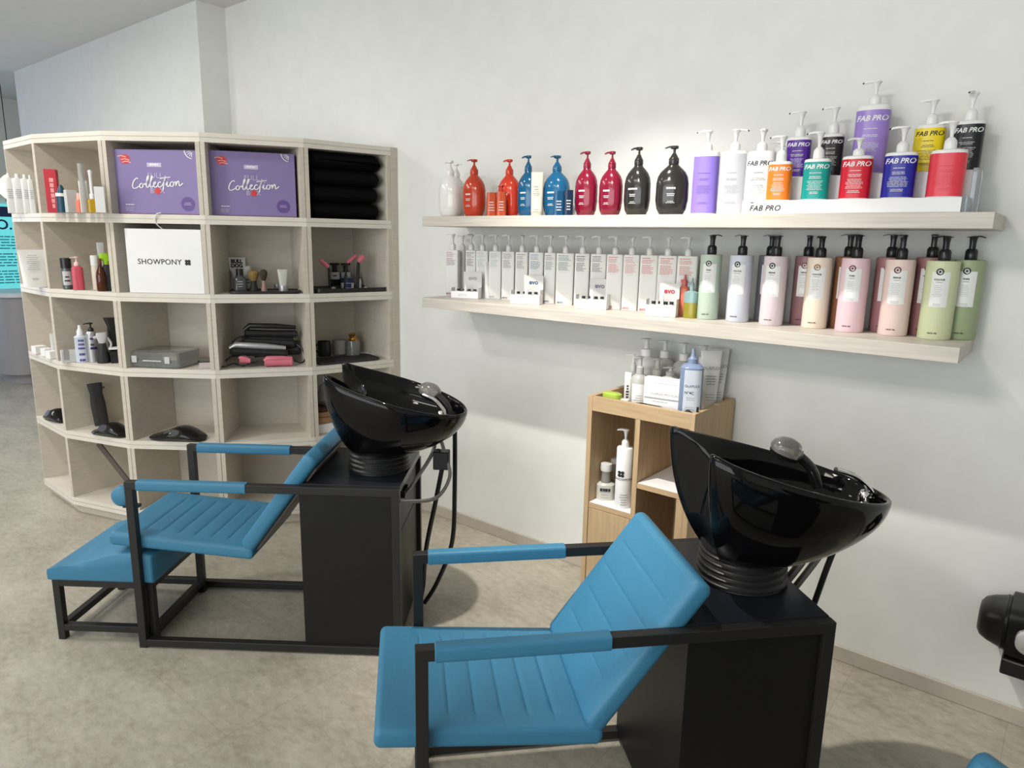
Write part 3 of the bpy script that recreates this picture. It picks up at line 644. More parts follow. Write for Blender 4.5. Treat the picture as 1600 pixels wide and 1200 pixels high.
b = MB(); b.prism([(x*mw, z*mw) for x, z in ((-24, 47), (-8, 54), (16, 49), (16, 45), (-8, 49.5), (-23, 45))], .009, .010, 0, Matrix.Rotation(radians(84), 4, 'X')); b.build('light_strip', M_LGREY, t)
M_PINKC = mat('pink_gloss_plastic', s2l(206, 112, 128), .3)
for j, (u0, v0, u1, v1, z_, w_, l_) in enumerate(((499, 405, 514, 418, .10, .011, 'pink hair clip leaning at the left of the mirror'), (542, 411, 557, 399, .10, .010, 'pink hair clip crossing the right edge of the mirror'), (560, 410, 568, 399, .08, .017, 'wide pink hair clip right of the mirror'))):
    P0, P1 = ring_on(3, 4, z_, u0, v0), ring_on(3, 4, z_, u1, v1)
    t = thing('hair_clip', l_, 'hair clip', P0, 0, 'pink hair clips by the mirror'); b = MB(); d_ = P1-P0
    b.tube([(0, 0, 0), d_*.3, d_*.9, d_], [w_*.6, w_, w_, w_*.5], 8); b.build('clip_arm', M_PINKC, t)
    b = MB(); b.tube([-d_*.35*(1 if d_.z > 0 else -0)+Vector((0, 0, zt-P0.z+.01)) if d_.z > 0 else Vector((d_.x, d_.y, zt-P0.z+.01)), (0, 0, 0) if d_.z > 0 else d_], w_*.55, 8); b.build('clip_stem', M_BLK, t)
for u, l_ in ((524, 'left of two dark jars with pale labels on the black tray'), (541, 'right of two dark jars with pale labels on the black tray')):
    p = on_tray(u, 450, .06); h = H(p, u, 411); t = thing('product_jar', l_, 'jar', p, face(p), 'dark jars on the black tray'); r = WD(p, 8)
    b = MB(); b.lathe([(r*.95, 0), (r, .003), (r, h*.62), (r*.6, h*.68)], 24); b.build('jar_body', M_BLK, t); b = MB(); b.lathe([(r*.45, h*.68), (r*.45, h*.9), (r*.9, h*.92), (r*.9, h)], 20); b.build('lid', M_MBLK, t)
    b = MB(); fn = sfn(r, r, 2, .001); grid(b, -r*.9, r*.9, h*.34, h*.64, fn, 0, 8); lines(b, 0, h*.52, r, 1, .01, .008, sfn(r, r, 2, .002), 1, 4); b.build('label', [M_LGREY, M_INK], t)
p = on_tray(543, 451, .03); h = H(p, 543, 434); t = thing('round_tub', 'white tub with a dark blue lid on the black tray', 'tub', p, face(p)); r = WD(p, 10)
b = MB(); b.lathe([(r*.9, 0), (r, .004), (r, h*.55)], 24); b.build('tub_body', M_WHT, t); b = MB(); b.lathe([(r*1.04, h*.55), (r*1.04, h*.97), (r, h)], 24); b.build('lid', mat('navy_plastic', s2l(34, 46, 92), .3), t); b = MB(); grid(b, -r*.5, r*.6, h*.1, h*.5, sfn(r, r, 2, .001), 0, 6); b.build('label', mat('navy_label', s2l(40, 60, 120), .4), t)
for u, vb, vt, d_, l_ in ((560, 450, 427, .015, 'small white nozzle bottle on the black tray'), (562, 447, 410, .07, 'taller grey nozzle bottle behind the white one on the black tray')):
    p = on_tray(u, vb, d_); h = H(p, u, vt); t = thing('nozzle_bottle', l_, 'bottle', p, face(p)); b = MB(); b.lathe([(.018, 0), (.018, h*.5), (.012, h*.66)], 20); b.build('bottle_body', M_WHT if d_ < .03 else M_SILV, t); b = MB(); b.lathe([(.012, h*.66), (.008, h*.8), (.003, h)], 16); b.build('nozzle', M_BLK, t)
p = on_tray(587, 447, .04); h = H(p, 587, 415); t = thing('pin_jar', 'clear jar of black hairpins with a pale wooden lid', 'jar', p, face(p)); r = WD(p, 12)
b = MB(); b.lathe([(r*.93, 0), (r, .004), (r, h*.86), (r*.94, h*.9), (r*.9, h*.9), (r*.94, h*.84), (r*.94, .006), (0.001, .006)], 24); b.build('jar_body', mat('jar_glass', (.72, .68, .6), .1, trans=.6), t); b = MB(); b.lathe([(r*1.04, h*.9), (r*1.04, h)], 24); b.build('lid', mat('pale_wood_lid', (.55, .44, .32), .5), t)
b = MB(); b.tube([(-r*.6, -r*.5, h*.7), (r*.1, -r*.4, .01)], .004, 6); b.tube([(-.0, -r*.7, h*.75), (r*.6, -r*.3, .01)], .004, 6); b.build('hairpins', M_BLK, t)
for u, l_ in ((502, 'leftmost small white clip at the front of the black tray'), (511, 'small white clip left of the dark jars at the tray front'), (521, 'angled small white clip at the tray front below the dark jars'), (571, 'small white clip right of the nozzle bottles')):
    p = on_tray(u, 451, .008); b = MB(); b.loft([(0, .011, .004, 3), (.005, .011, .004, 3), (.009, .006, .003, 3)], 14); tag(b.build('sectioning_clip', M_WHT, None, p, face(p)), l_, 'hair clip', 'small white clips on the black tray')

# --- row C
for i, (u0, u1, vt, l_) in enumerate(((54, 70, 540, 'leftmost small white box in the third row'), (68, 80, 544, 'middle small white box in the third row'), (76, 88, 548, 'rightmost small white box in the third row'))):
    u = (u0+u1)/2; p = back(cub(2, u, 553+i*4), .03); h = H(p, u, vt); boxy(p, WD(p, u1-u0), .05, h, face(p)+.4, 'product_box', l_, 'box', M_CARD, 'small white boxes in the third row')
tube_pack(2, 82, 88, 560, 521, 'product_tube', 'thin white tube behind the small white boxes', M_EVOW, depth=6)
p = back(cub(2, 112, 566), .03); h = H(p, 108, 547)
boxy(p, WD(p, 26), .06, h, face(p)+.1, 'wipe_dispenser', 'translucent white dispenser box with a grey window in the third row', 'box', mat('milky_box', (.6, .59, .57), .35), bevel=.006, extra=lambda b: b.box((-.035, -.0315, .015), (-.012, -.0305, .07), 1), mats=[mat('milky_box', (.6, .59, .57), .35), M_GREY])
p = back(cub(2, 130, 566), .022); h = H(p, 125, 508)
t = thing('nozzle_bottle', 'white and blue bottle with a tall white nozzle in the third row', 'bottle', p, face(p)); r = WD(p, 9)
b = MB(); b.loft([(0, r, r*.8), (h*.66, r, r*.8), (h*.68, r*1.08, r*.85), (h*.73, r*.6, r*.5)], 24); b.build('bottle_body', mat('pale_blue_plastic', (.60, .67, .76), .3), t); b = MB(); b.lathe([(r*.55, h*.73), (r*.5, h*.85), (r*.3, h*.9), (r*.22, h)], 16); b.build('nozzle', M_CARD, t)
b = MB(); fn = sfn(r, r*.8, 2, .001); lines(b, 0, h*.62, r*1.3, 3, .02, .010, fn, 0, 8); lines(b, 0, h*.25, r*1.3, 2, .03, .012, fn, 0, 8); b.build('label', mat('violet_print', s2l(92, 78, 150), .5), t)
p = back(cub(2, 147, 566), .02); h = H(p, 141, 504)
t = thing('pump_bottle', 'silver bottle with a black pump in the third row', 'bottle', p, face(p)); r = WD(p, 7.5); hb = h*.78
b = MB(); b.loft([(0, r, r*.9), (hb*.94, r, r*.9), (hb, r*.7, r*.6)], 24); b.build('bottle_body', M_SILV, t); b = MB(); fn = sfn(r, r*.9, 2, .001); lines(b, 0, hb*.8, r, 2, .03, .010, fn, 0, 3); grid(b, -r*.4, r*.8, hb*.42, hb*.5, fn, 0, 5); b.build('label', mat('deep_purple_print', s2l(52, 36, 84), .5), t); pump_parts(t, hb, M_BLK, .013, h-hb, .2, .032, 'block')
p = back(cub(2, 163, 568), .03); h = H(p, 159, 520)
t = thing('trigger_sprayer', 'black spray bottle with a clear trigger head in the third row', 'bottle', p, face(p)); r = WD(p, 9)
b = MB(); b.loft([(0, r*1.0, r*.85), (h*.1, r*1.05, r*.9), (h*.6, r*.62, r*.6), (h*.66, r*.5, r*.5)], 24); b.build('bottle_body', M_MBLK, t); b = MB(); b.loft([(h*.66, r*.5, r*.5), (h*.72, r*.6, r*.5, 3), (h*.9, r*.9, r*.6, 3, -.0), (h, r*.8, r*.5, 3)], 18); b.tube([(-r*.8, 0, h*.86), (-r*1.3, 0, h*.84)], r*.25, 8); b.tube(catmull([(r*.8, 0, h*.85), (r*1.3, 0, h*.65), (r*1.2, 0, h*.5)], 4), r*.2, 6); b.build('spray_trigger', M_LGREY, t)
p = back(cub(2, 180, 567), .10); h = H(p, 174, 496)
t = thing('hair_brush', 'black paddle brush standing behind the spray bottle', 'brush', p, face(p)); w = WD(p, 9); b = MB(); b.loft([(0, w*.8, .014, 3), (h*.5, w*.75, .012, 3), (h*.8, w*.7, .012, 3), (h, w*1.2, .014, 3)], 20); b.build('brush_handle', M_BLK, t)
p = back(cub(2, 181, 567), .02); h = H(p, 179, 548)
boxy(p, WD(p, 13), .05, h, face(p), 'product_box', 'black box with a white edge beside the black spray bottle', 'box', M_BLK, extra=lambda b: b.box((-.026, -.026, .07), (.026, .026, .078), 1), mats=[M_BLK, M_CARD])
# clear organiser cases
M_CASE = mat('clear_case_plastic', (.82, .85, .84), .12, trans=.88)
a = A0+2.5*DA; tanv = Vector((-sin(a), cos(a), 0)); rt = atan2(tanv.y, tanv.x)
p = back(cub(2, 260, 574), .085); h = H(p, 255, 545)
t = thing('organiser_case', 'clear plastic organiser case lying in the middle cubby', 'case', (p.x, p.y, ZT[2]+.001), rt-.1)
w = WD(p, 84); dp = .2
b = MB(); b.loft([(0, w/2-.004, dp/2-.004, 10), (.003, w/2, dp/2, 10), (h*.48, w/2, dp/2, 10), (h*.48, w/2-.004, dp/2-.004, 10), (.006, w/2-.005, dp/2-.005, 10)], 44); b.build('case_base', M_CASE, t)
b = MB(); b.loft([(h*.5, w/2-.004, dp/2-.004, 10), (h*.5, w/2, dp/2, 10), (h*.93, w/2, dp/2, 10), (h, w/2-.012, dp/2-.012, 10)], 44); b.build('case_lid', M_CASE, t)
for x in (-w*.36, w*.28):
    b = MB(); b.box((x-.014, -dp/2-.006, h*.3), (x+.014, -dp/2-.001, h*.72)); b.build('latch', M_LGREY, t, bevel=.002)
b = MB(); b.box((-w*.2, -dp/2-.004, h*.40), (w*.16, -dp/2, h*.48)); b.build('case_handle', M_LGREY, t)
for x in (-.09, 0, .09):
    b = MB(); b.box((x-.001, -dp/2+.01, .007), (x+.001, dp/2-.01, h*.45)); b.build('divider', M_CASE, t)
p = back(cub(2, 321, 576), .03); h = H(p, 320, 564)
boxy(p, WD(p, 17), .05, h, face(p), 'small_box', 'small pale box with a black rim right of the organiser case', 'box', M_LCLR, extra=lambda b: b.box((-.033, -.026, .03), (.033, .026, .034), 1), mats=[mat('pale_pink_card', (.55, .5, .48), .5), M_BLK])

# hot tools pile
def ringp(col, inset, u, z):   # point on cubby plane at pixel column u and height z above row C board
    a = A0+(col+.5)*DA; n = Vector((cos(a), sin(a), 0)); m_ = (cr(col, CR)+cr(col+1, CR))/2; pl_ = Vector((m_.x, m_.y, 0))-n*inset
    r = ray(u, 560); q = EYE+r*((n.dot(pl_-EYE))/n.dot(r)); return Vector((q.x, q.y, ZT[2]+.001+z))
def iron(name, label, A, B, r, mt, grp=None, second=None, plate=None, flatk=1.0):
    t = thing(name, label, 'hair tool', A, 0, grp); d_ = B-A; b = MB()
    b.tube([(0, 0, 0), d_*.04, d_*.5, d_*.96, d_], [r*.6, r, r*.92, r, r*.6], 12); b.build('handle', mt, t)
    off = Vector((0, 0, r*1.9 if not second else second))
    b = MB(); b.tube([off*.4, off+d_*.1, off+d_*.6, off*.9+d_*.97], [r*.5, r*.7, r*.7, r*.5], 12); b.build('clamp_arm', plate or mt, t)
    return t
iron('hair_straightener', 'black hair straightener on top of the hot tool pile', ringp(3, .10, 384, .168), ringp(3, .10, 467, .158), .020, M_BLK, None, -.0)
iron('hair_straightener', 'black hair straightener second in the hot tool pile', ringp(3, .13, 380, .125), ringp(3, .13, 462, .105), .024, M_MBLK, None, .022)
iron('hair_straightener', 'black hair straightener with a silver edge in the middle of the pile', ringp(3, .07, 360, .085), ringp(3, .07, 450, .062), .024, M_BLK, None, .03, M_SILV)
iron('hair_straightener', 'wide black hair straightener at the right of the pile', ringp(3, .16, 395, .06), ringp(3, .16, 470, .07), .030, M_MBLK, None, .034)
iron('curling_iron', 'pink curling iron at the front of the hot tool pile', ringp(3, .05, 413, .022), ringp(3, .05, 458, .020), .020, M_PINKC, None, .02)
iron('curling_iron', 'short pink curling iron at the left of the hot tool pile', ringp(3, .06, 374, .040), ringp(3, .06, 392, .034), .019, M_PINKC, None, .01)
b = MB()
for (P) in (((345, .01, .04), (352, .012, .03), (365, .02, .06), (378, .012, .03), (390, .02, .05), (404, .03, .05)), ((362, .10, .1), (368, .135, .09), (380, .15, .1), (392, .14, .12)), ((366, .095, .1), (376, .125, .09), (388, .12, .1)), ((465, .1, .12), (474, .07, .1), (477, .03, .08), (470, .012, .06), (458, .03, .05)), ((352, .03, .09), (362, .05, .1), (372, .055, .06), (384, .06, .05), (400, .03, .04))):
    b.tube(catmull([ringp(3, i_, u_, z_) for u_, z_, i_ in P], 6), .0042, 7)
tag(b.build('power_cord', M_BLK), 'tangled black power cords of the hot tools', 'cord')

# tray in the right cubby of the third row
zt = tray(2, 4, 498, 596, .010, .20, .010, 'dark tray in the third row under the pot and jar', mt=mat('dark_slate_plastic', (.03, .03, .035), .5))
p = on_tray(507, 558, .03); h = H(p, 507, 533); t = thing('black_mug', 'black ribbed mug at the left of the dark tray', 'mug', p, face(p)); r = WD(p, 10)
b = MB(); b.lathe([(r*.9, 0), (r, .004), (r, h), (r*.92, h), (r*.9, .01), (.001, .008)], 24); b.build('mug_body', M_BLK, t); b = MB(); b.tube(catmull([(-r, 0, h*.8), (-r*1.5, 0, h*.6), (-r, 0, h*.25)], 5), .004, 8); b.build('handle', M_BLK, t)
p = on_tray(531, 556, .035); h = H(p, 531, 531); t = thing('stone_pot', 'grey beige pot in the middle of the dark tray', 'pot', p, face(p)); r = WD(p, 11); b = MB(); b.lathe([(r*.75, 0), (r*.95, .01), (r, h), (r*.92, h), (r*.88, .015), (.001, .012)], 28); b.build('pot_body', mat('grey_stoneware', (.33, .31, .28), .6), t)
p = on_tray(552, 556, .03); h = H(p, 552, 520); t = thing('glass_canister', 'ribbed glass canister with a gold knob lid on the dark tray', 'jar', p, face(p)); r = WD(p, 10.5)
b = MB(); b.lathe([(r*.95, 0), (r, .003), (r, h*.55), (r*.85, h*.66), (r*.8, h*.66), (r*.94, h*.5), (r*.94, .006), (.001, .005)], 28); b.build('jar_body', mat('ribbed_glass', (.8, .83, .82), .08, trans=.85), t); b = MB(); b.lathe([(r*.8, h*.66), (r*.85, h*.72), (r*.5, h*.78), (r*.55, h*.86), (r*.75, h*.95), (r*.3, h)], 24); b.build('lid', M_GOLD, t)
p = on_tray(561, 551, .09); h = H(p, 559, 493); t = thing('clear_cylinder', 'tall clear plastic cylinder behind the glass canister', 'container', p, face(p)); r = WD(p, 8.5)
b = MB(); b.lathe([(r, 0), (r, h), (r*.94, h), (r*.94, .003), (.001, .003)], 24); b.build('cylinder_body', mat('hazy_film', (.72, .73, .72), .12, trans=.8), t)
p = on_tray(571, 553, .02); b = MB(); b.box((-.03, -.012, 0), (.03, .012, .006)); tag(b.build('nail_file', M_CARD, None, p, .4, .001), 'flat white nail file at the right of the dark tray', 'nail file')
p = on_tray(583, 555, .02); b = MB(); b.loft([(0, .024, .018), (.008, .022, .016), (.014, .008, .006)], 20); tag(b.build('soap_dish', M_LGREY, None, p), 'small pale dish at the right end of the dark tray', 'dish')

# --- row D : neck rests and handle
def neck_rest(k, u0, u1, vb, label, rot, flip=1, lam=1.0):
    u = (u0+u1)/2; p = cub(k, u, vb); w = WD(p, u1-u0)/2; p = back(p, w*.45)
    t = thing('neck_rest', label, 'neck rest', (p.x, p.y, ZT[k]+.001), rot, 'black rubber neck rests in the fourth row')
    b = MB(); rs = []; n = 26
    for i in range(n+1):
        q = i/n; e = sqrt(max(.0, 1-(2*q-1)**2)); 
        hh = (.030+.040*math.exp(-((q-.60)/.30)**2))*lam*max(.05, e**.5); ww = w*.50*max(.05, e**.62)
        x = -w+2*w*q
        rs.append([(x, ww*cos(a_), hh*.5+hh*.5*math.copysign(abs(sin(a_))**.8, sin(a_))) for a_ in [2*pi*j/20 for j in range(20)]])
    b.rings(rs); b.build('rubber_body', mat('glossy_black_rubber', (.006, .006, .007), .16), t)
    b = MB(); Mp = Matrix.Translation((w*.05, -w*.42, .046*lam)) @ Matrix.Rotation(radians(55), 4, 'X') @ Matrix.Rotation(radians(-12), 4, 'Y')
    b.loft([(-.01, w*.36, .022, 2.2), (.006, w*.33, .019, 2.2)], 24, 0, Mp); b.build('gel_window', mat('grey_gel', (.045, .045, .047), .45, spec=.3), t)
    return t
neck_rest(1, 61, 118, 659, 'black neck rest in the leftmost cubby of the fourth row', .1)
neck_rest(1, 141, 206, 683, 'black neck rest lying in front of the standing black handle', .35)
neck_rest(1, 234, 325, 691, 'black neck rest lying alone in the middle cubby of the fourth row', .55)
p = back(cub(1, 160, 668), .06); h = H(p, 148, 599)
t = thing('black_brush', 'black handled brush standing in the fourth row', 'brush', p, face(p)); M_ = Matrix.Rotation(radians(-4), 4, 'Y')
b = MB(); b.loft([(0, .034, .016, 3), (h*.5, .036, .016, 3), (h*.75, .03, .015, 3), (h*.9, .034, .015, 3), (h, .036, .014, 3)], 24, 0, M_); b.build('handle', M_MBLK, t); b = MB(); b.loft([(h*.86, .006, .006, 2, .036), (h*.9, .008, .006, 2, .038)], 10, 0, M_); b.build('hanging_hook', M_MBLK, t)
# things in the right cubby of the fourth row
M_KRAFT = mat('kraft_paper', s2l(150, 116, 82), .7, var=.25, scale=20)
p = on_z(511, 672, ZT[1]+.001); a = A0+4.5*DA; tv = Vector((-sin(a), cos(a), 0)); rt = atan2(tv.y, tv.x)
m_ = cr(4, CR-.12)*.72+cr(5, CR-.12)*.28
zz = ZT[1]+.001
for i, (w, d_, hh, mt, nm, lb, ct) in enumerate(((.26, .18, .055, M_CARD, 'paper_pack', 'white paper pack at the bottom of the right cubby behind the basin', 'pack'), (.24, .17, .03, M_KRAFT, 'kraft_folder', 'brown kraft folder lying on the white paper pack', 'folder'), (.22, .17, .028, M_KRAFT, 'kraft_folder', 'upper brown kraft folder below the dark red pouch', 'folder'), (.21, .15, .022, mat('dark_red_cloth', (.05, .012, .015), .7), 'cloth_pouch', 'dark red pouch under the silver bag', 'pouch'))):
    b = MB(); b.loft([(0, w/2-.004, d_/2-.004, 9), (.004, w/2, d_/2, 9), (hh-.004, w/2, d_/2, 9), (hh, w/2-.006, d_/2-.006, 9)], 32)
    tag(b.build(nm, mt, None, (m_.x, m_.y, zz), rt+(-.08, .1, -.05, .06)[i]), lb, ct); zz += hh+.0008
b = MB(); b.loft([(0, .09, .06), (.03, .10, .07), (.07, .08, .06, 2, .01), (.10, .05, .04, 2, -.01), (.12, .02, .02)], 20)
rr = random.Random(3)
b.v = [v+Vector((rr.uniform(-.008, .008), rr.uniform(-.008, .008), rr.uniform(-.004, .004) if v.z > .002 else 0)) for v in b.v]
tag(b.build('plastic_bag', mat('silver_film', (.5, .5, .52), .2, metal=.4), None, (m_.x, m_.y, zz)), 'crumpled silver plastic bag in the right cubby behind the basin', 'bag')
# --- row E : leaning strip
A_ = ring_on(0, 1, .02, 208, 762); B_ = ring_on(0, 1, .06, 153, 692)
b = MB(); d_ = (B_-A_); n_ = Vector((cos(A0+1.5*DA), sin(A0+1.5*DA), 0)); s_ = d_.cross(n_).normalized()*.016; q_ = n_*.004
b.rings([[A_+s_+q_, A_-s_+q_, A_-s_-q_, A_+s_-q_], [B_+s_+q_, B_-s_+q_, B_-s_-q_, B_+s_-q_]])
tag(b.build('leaning_strip', mat('brown_metal_strip', (.09, .07, .06), .4), None), 'dark brown strip leaning diagonally in a bottom row cubby', 'strip')
# ==================================================================== WALL SHELVES
SX0, SX1, SY = -2.405, -.25, 2.29
LZ, UZ = 1.226, 1.595
def wshelf(name, x0, x1, z0, z1, label):
    m = MB(); m.box((x0, SY, z0), (x1, D-.0015, z1)); return tag(m.build(name, M_ASH, bevel=.0015, smooth=False), label, 'shelf', 'floating wall shelves')
wshelf('wall_shelf', SX0, SX1, 1.181, LZ, 'lower grey washed wood wall shelf with white square bottles')
wshelf('wall_shelf', -2.40, -.217, 1.551, UZ, 'upper grey washed wood wall shelf with the coloured bottles')

# ---- upper shelf, shouldered bottles: (u0,u1,u_pump,v_top, material, label)
cW = mat('white_gloss_bottle', (.78, .76, .73), .15, coat=.3); cO = mat('burnt_orange_bottle', s2l(186, 60, 34), .16, coat=.3); cO2 = mat('bright_orange_bottle', s2l(205, 58, 34), .16, coat=.3)
cB = mat('petrol_blue_bottle', s2l(16, 84, 122), .14, coat=.3); cR = mat('burgundy_bottle', s2l(118, 14, 42), .15, coat=.3); cK = mat('charcoal_bottle', s2l(40, 37, 35), .15, coat=.3)
ROWY = 2.375
for i, (u0, u1, vt, mt, lb, yy, dr) in enumerate((
    (686, 721, 251, cW, 'white shouldered pump bottle at the left end of the upper shelf', ROWY, 0),
    (698, 728, 255, cW, 'white shouldered pump bottle standing behind the leftmost white one', ROWY+.10, pi),
    (723, 758, 249, cO, 'burnt orange pump bottle next to the white bottles', ROWY, 1.2),
    (778, 812, 249, cO2, 'bright orange pump bottle behind the small orange jars', ROWY+.03, 0),
    (808, 840, 243, cB, 'petrol blue pump bottle behind the beige tube', ROWY+.02, 0),
    (848, 889, 243, cB, 'petrol blue pump bottle behind the small blue jars', ROWY+.02, 1.3),
    (897.5, 932, 236.5, cR, 'left of the two burgundy pump bottles', ROWY, 0),
    (935, 971, 236.5, cR, 'right of the two burgundy pump bottles', ROWY, 0),
    (974, 1014, 230, cK, 'left of the two charcoal pump bottles', ROWY, 0),
    (1023, 1073, 228, cK, 'widest charcoal pump bottle at the end of the shouldered row', ROWY, 0))):
    uc = (u0+u1)/2; p = on_y(uc, 333, yy); p.z = UZ+.0006
    wv = (u1-u0)*mpp(p)                                 # apparent width
    rot = 0 if i != 9 else .35
    hw = .049; hd = .034
    if i == 0: hw = .047
    if i == 9: hw, hd = .056, .036
    # keep hd ratio, scale so silhouette equals wv
    al = face(p)-rot; app = 2*sqrt((hw*cos(al))**2+(hd*sin(al))**2); s_ = wv/app; hw *= s_; hd *= s_
    ht = h_at(p, uc, vt)-p.z
    gel_bottle(p, rot, mt, hw, hd, ht*.735, ht, lb, 'shouldered pump bottles on the upper shelf', 'x', dirz=dr)
# small orange and blue jars, beige tube
M_OJ = mat('clear_orange_plastic', s2l(196, 84, 50), .15, trans=.15); M_BJ = mat('clear_blue_plastic', s2l(20, 74, 110), .12, trans=.15); M_BJD = mat('dark_blue_plastic', s2l(16, 34, 62), .2)
for u0, u1, vt, mt, lb in ((760, 776, 301, M_OJ, 'left of two small orange jars on the upper shelf'), (775.5, 791, 300, M_OJ, 'right of two small orange jars on the upper shelf'),
                           (864, 882, 299, M_BJ, 'left of two small blue jars on the upper shelf'), (881, 895, 297, M_BJD, 'right darker one of two small blue jars on the upper shelf')):
    uc = (u0+u1)/2; p = on_y(uc, 333, 2.325); p.z = UZ+.0006; w = (u1-u0)*mpp(p)*.49; h = h_at(p, uc, vt)-p.z
    t = thing('small_jar', lb, 'jar', p, face(p)); b = MB(); b.loft([(0, w, w*.8, 4), (h*.8, w, w*.8, 4)], 28); b.build('jar_body', mt, t); b = MB(); b.loft([(h*.8, w*.96, w*.78, 4), (h, w*.96, w*.78, 4)], 28); b.build('lid', mt, t)
    b = MB(); fn = sfn(w, w*.8, 4, .0008); lines(b, 0, h*.6, w*1.2, 4, .011, .004, fn, 0, int(u0)); b.build('label', M_LGREY, t)
p = on_y(783, 333, 2.365); p.z = UZ+.0006; h = h_at(p, 783, 289)-p.z
t = thing('mini_pump_bottle', 'small orange pump bottle hidden behind the small orange jars', 'bottle', p, 0); b = MB(); b.lathe([(.013, 0), (.014, h*.6), (.008, h*.7)], 18); b.build('bottle_body', cO2, t); pump_parts(t, h*.7, cO, .007, h*.3, 0, .018, 'block')
p = on_y(838.5, 333, 2.335); p.z = UZ+.0006; h = h_at(p, 838, 269)-p.z; w = 19*mpp(p)*.5
t = thing('product_tube', 'flat beige tube between the two petrol blue bottles', 'tube', p, face(p)*.8); b = MB(); b.loft([(h*.08, w*.95, .018, 2.4), (h*.5, w, .012, 2.6), (h, w*1.02, .0015, 6)], 28); b.build('tube_body', mat('beige_matt_tube', s2l(196, 190, 178), .5), t)
b = MB(); b.loft([(0, w*.93, .017, 2.4), (h*.08, w*.93, .017, 2.4)], 28); b.build('cap', mat('beige_cap', s2l(180, 174, 162), .5), t); b = MB(); fn = lambda x, z: -.0185; lines(b, -.002, h*.68, w*.9, 1, .01, .006, fn, 0, 5); lines(b, -.002, h*.56, w*1.1, 2, .008, .003, fn, 0, 6); lines(b, 0, h*.15, w*1.2, 2, .008, .002, fn, 0, 7); b.build('label', M_GREY, t)

# ---- white display stand
a_ = on_y(1159, 328, 2.31); X0 = a_.x; X1 = on_y(1501, 325, 2.31).x; zb = UZ+.0008
zr = h_at(on_y(1300, 325, 2.31), 1300, 311.5); zs = h_at(on_y(1400, 300, 2.44), 1400, 271)
M_ACR = mat('clear_blue_acrylic', (.78, .88, .96), .06, trans=.9)
t = thing('display_stand', 'white stepped display stand with FAB PRO lettering on its front edge', 'display stand', (0, 0, 0))
b = MB(); b.box((X0, 2.31, zb), (X1, 2.425, zr)); b.build('front_step', M_CARD, t, bevel=.001, smooth=False)
b = MB(); b.box((X0+.07, 2.425, zb), (X1+.002, 2.545, zs)); b.build('rear_step', M_CARD, t, bevel=.001, smooth=False)
b = MB(); b.box((X1+.001, 2.315, zb), (X1+.012, 2.425, zr+.002)); b.box((X1+.003, 2.425, zb), (X1+.014, 2.54, zs+.006)); b.build('acrylic_side', M_ACR, t, smooth=False)
b = MB(); v_, f_ = text('FAB PRO', .0245, .28, 1.05, .012); cxx = on_y(1195, 320, 2.31).x
b.add([(cxx+x, 2.3085, (zb+zr)/2-.004+z) for x, z in v_], f_, 0); b.box((cxx-.047, 2.3080, zr-.0065), (cxx-.038, 2.3090, zr-.0045)); b.build('lettering', M_INK, t)

# ---- fab pro row
def fab(u0, u1, vbody, vt, y, z, mt, lb, txt='FAB PRO', tm=None, dz=.15, body=M_WHT, seed=1, wrap=True, rotk=.55, edge=.92, vbase=None, tip=M_BLK, small=True):
    uc = (u0+u1)/2; p = on_y(uc, 300, y); p.z = z
    p = on_y((uc + 0), vbase or 308, y); x = p.x; p = Vector((x, y, z+.0006))
    wv = (u1-u0)*mpp(p+Vector((0, 0, .05))); hb = h_at(p, uc, vbody)-p.z; ht = h_at(p, uc, vt)-p.z
    rot = face(p)*rotk; al = face(p)-rot; hw, hd = 1, .74; app = 2*sqrt((hw*cos(al))**2+(hd*sin(al))**2); s_ = wv/app
    return cyl_bottle(p, rot, body, mt, s_*hw, s_*hd, hb, ht, lb, 'round pump bottles on and beside the display stand', txt, tm, dz, 2.6, tip, seed, wrap=wrap, edge=edge, small=small, tsz=s_*.46)
mLAV = mat('lavender_label', s2l(138, 116, 205), .3); mPUR = mat('purple_label', s2l(84, 40, 150), .3); mKB = mat('black_label', s2l(32, 28, 28), .3); mTEA = mat('teal_label', s2l(0, 150, 140), .3)
mORA = mat('orange_label', s2l(240, 125, 30), .3); mRED = mat('red_label', s2l(205, 20, 45), .3); mBLU = mat('royal_blue_label', s2l(30, 34, 150), .3); mYEL = mat('yellow_label', s2l(236, 212, 22), .3); mCOR = mat('coral_red_label', s2l(222, 60, 75), .3); mNEU = mat('pearl_label', (.50, .51, .55), .3)
mLAV2 = mat('light_lavender_label', s2l(150, 125, 200), .3); mBK2 = mat('blue_black_label', s2l(22, 22, 28), .3)
fab(1080, 1118, 237.5, 205, 2.40, UZ, mLAV, 'lavender pump bottle left of the display stand with no large lettering', '', M_LAVD, .15, seed=2, vbase=330)
fab(1121, 1162, 237, 203, 2.40, UZ, mNEU, 'pearl white pump bottle left of the stand with its spout turned right', '', M_GREY, pi+.1, seed=3, vbase=330, edge=.95)
fab(1162, 1204, 237, 203, 2.40, UZ+0, M_WHT, 'white pump bottle with black lettering at the left of the stand', 'FAB PRO', M_INK, pi/2+.2, seed=4, vbase=326, tip=None)
fab(1200, 1224, 231, 222, 2.47, zs, M_WHT, 'short white bottle on the rear step behind the orange bottle', '', M_LGREY, .4, seed=4, small=False, tip=None)
fr = 2.372; rr_ = 2.487
fab(1198, 1233, 253, 213, fr, zr, mORA, 'orange FAB PRO bottle on the front step', seed=5)
fab(1253, 1292, 249, 207, fr, zr, mTEA, 'teal FAB PRO bottle on the front step', seed=6)
fab(1312, 1356, 244.5, 217, fr, zr, mRED, 'bright red FAB PRO bottle on the front step', seed=7, tip=None, dz=.6)
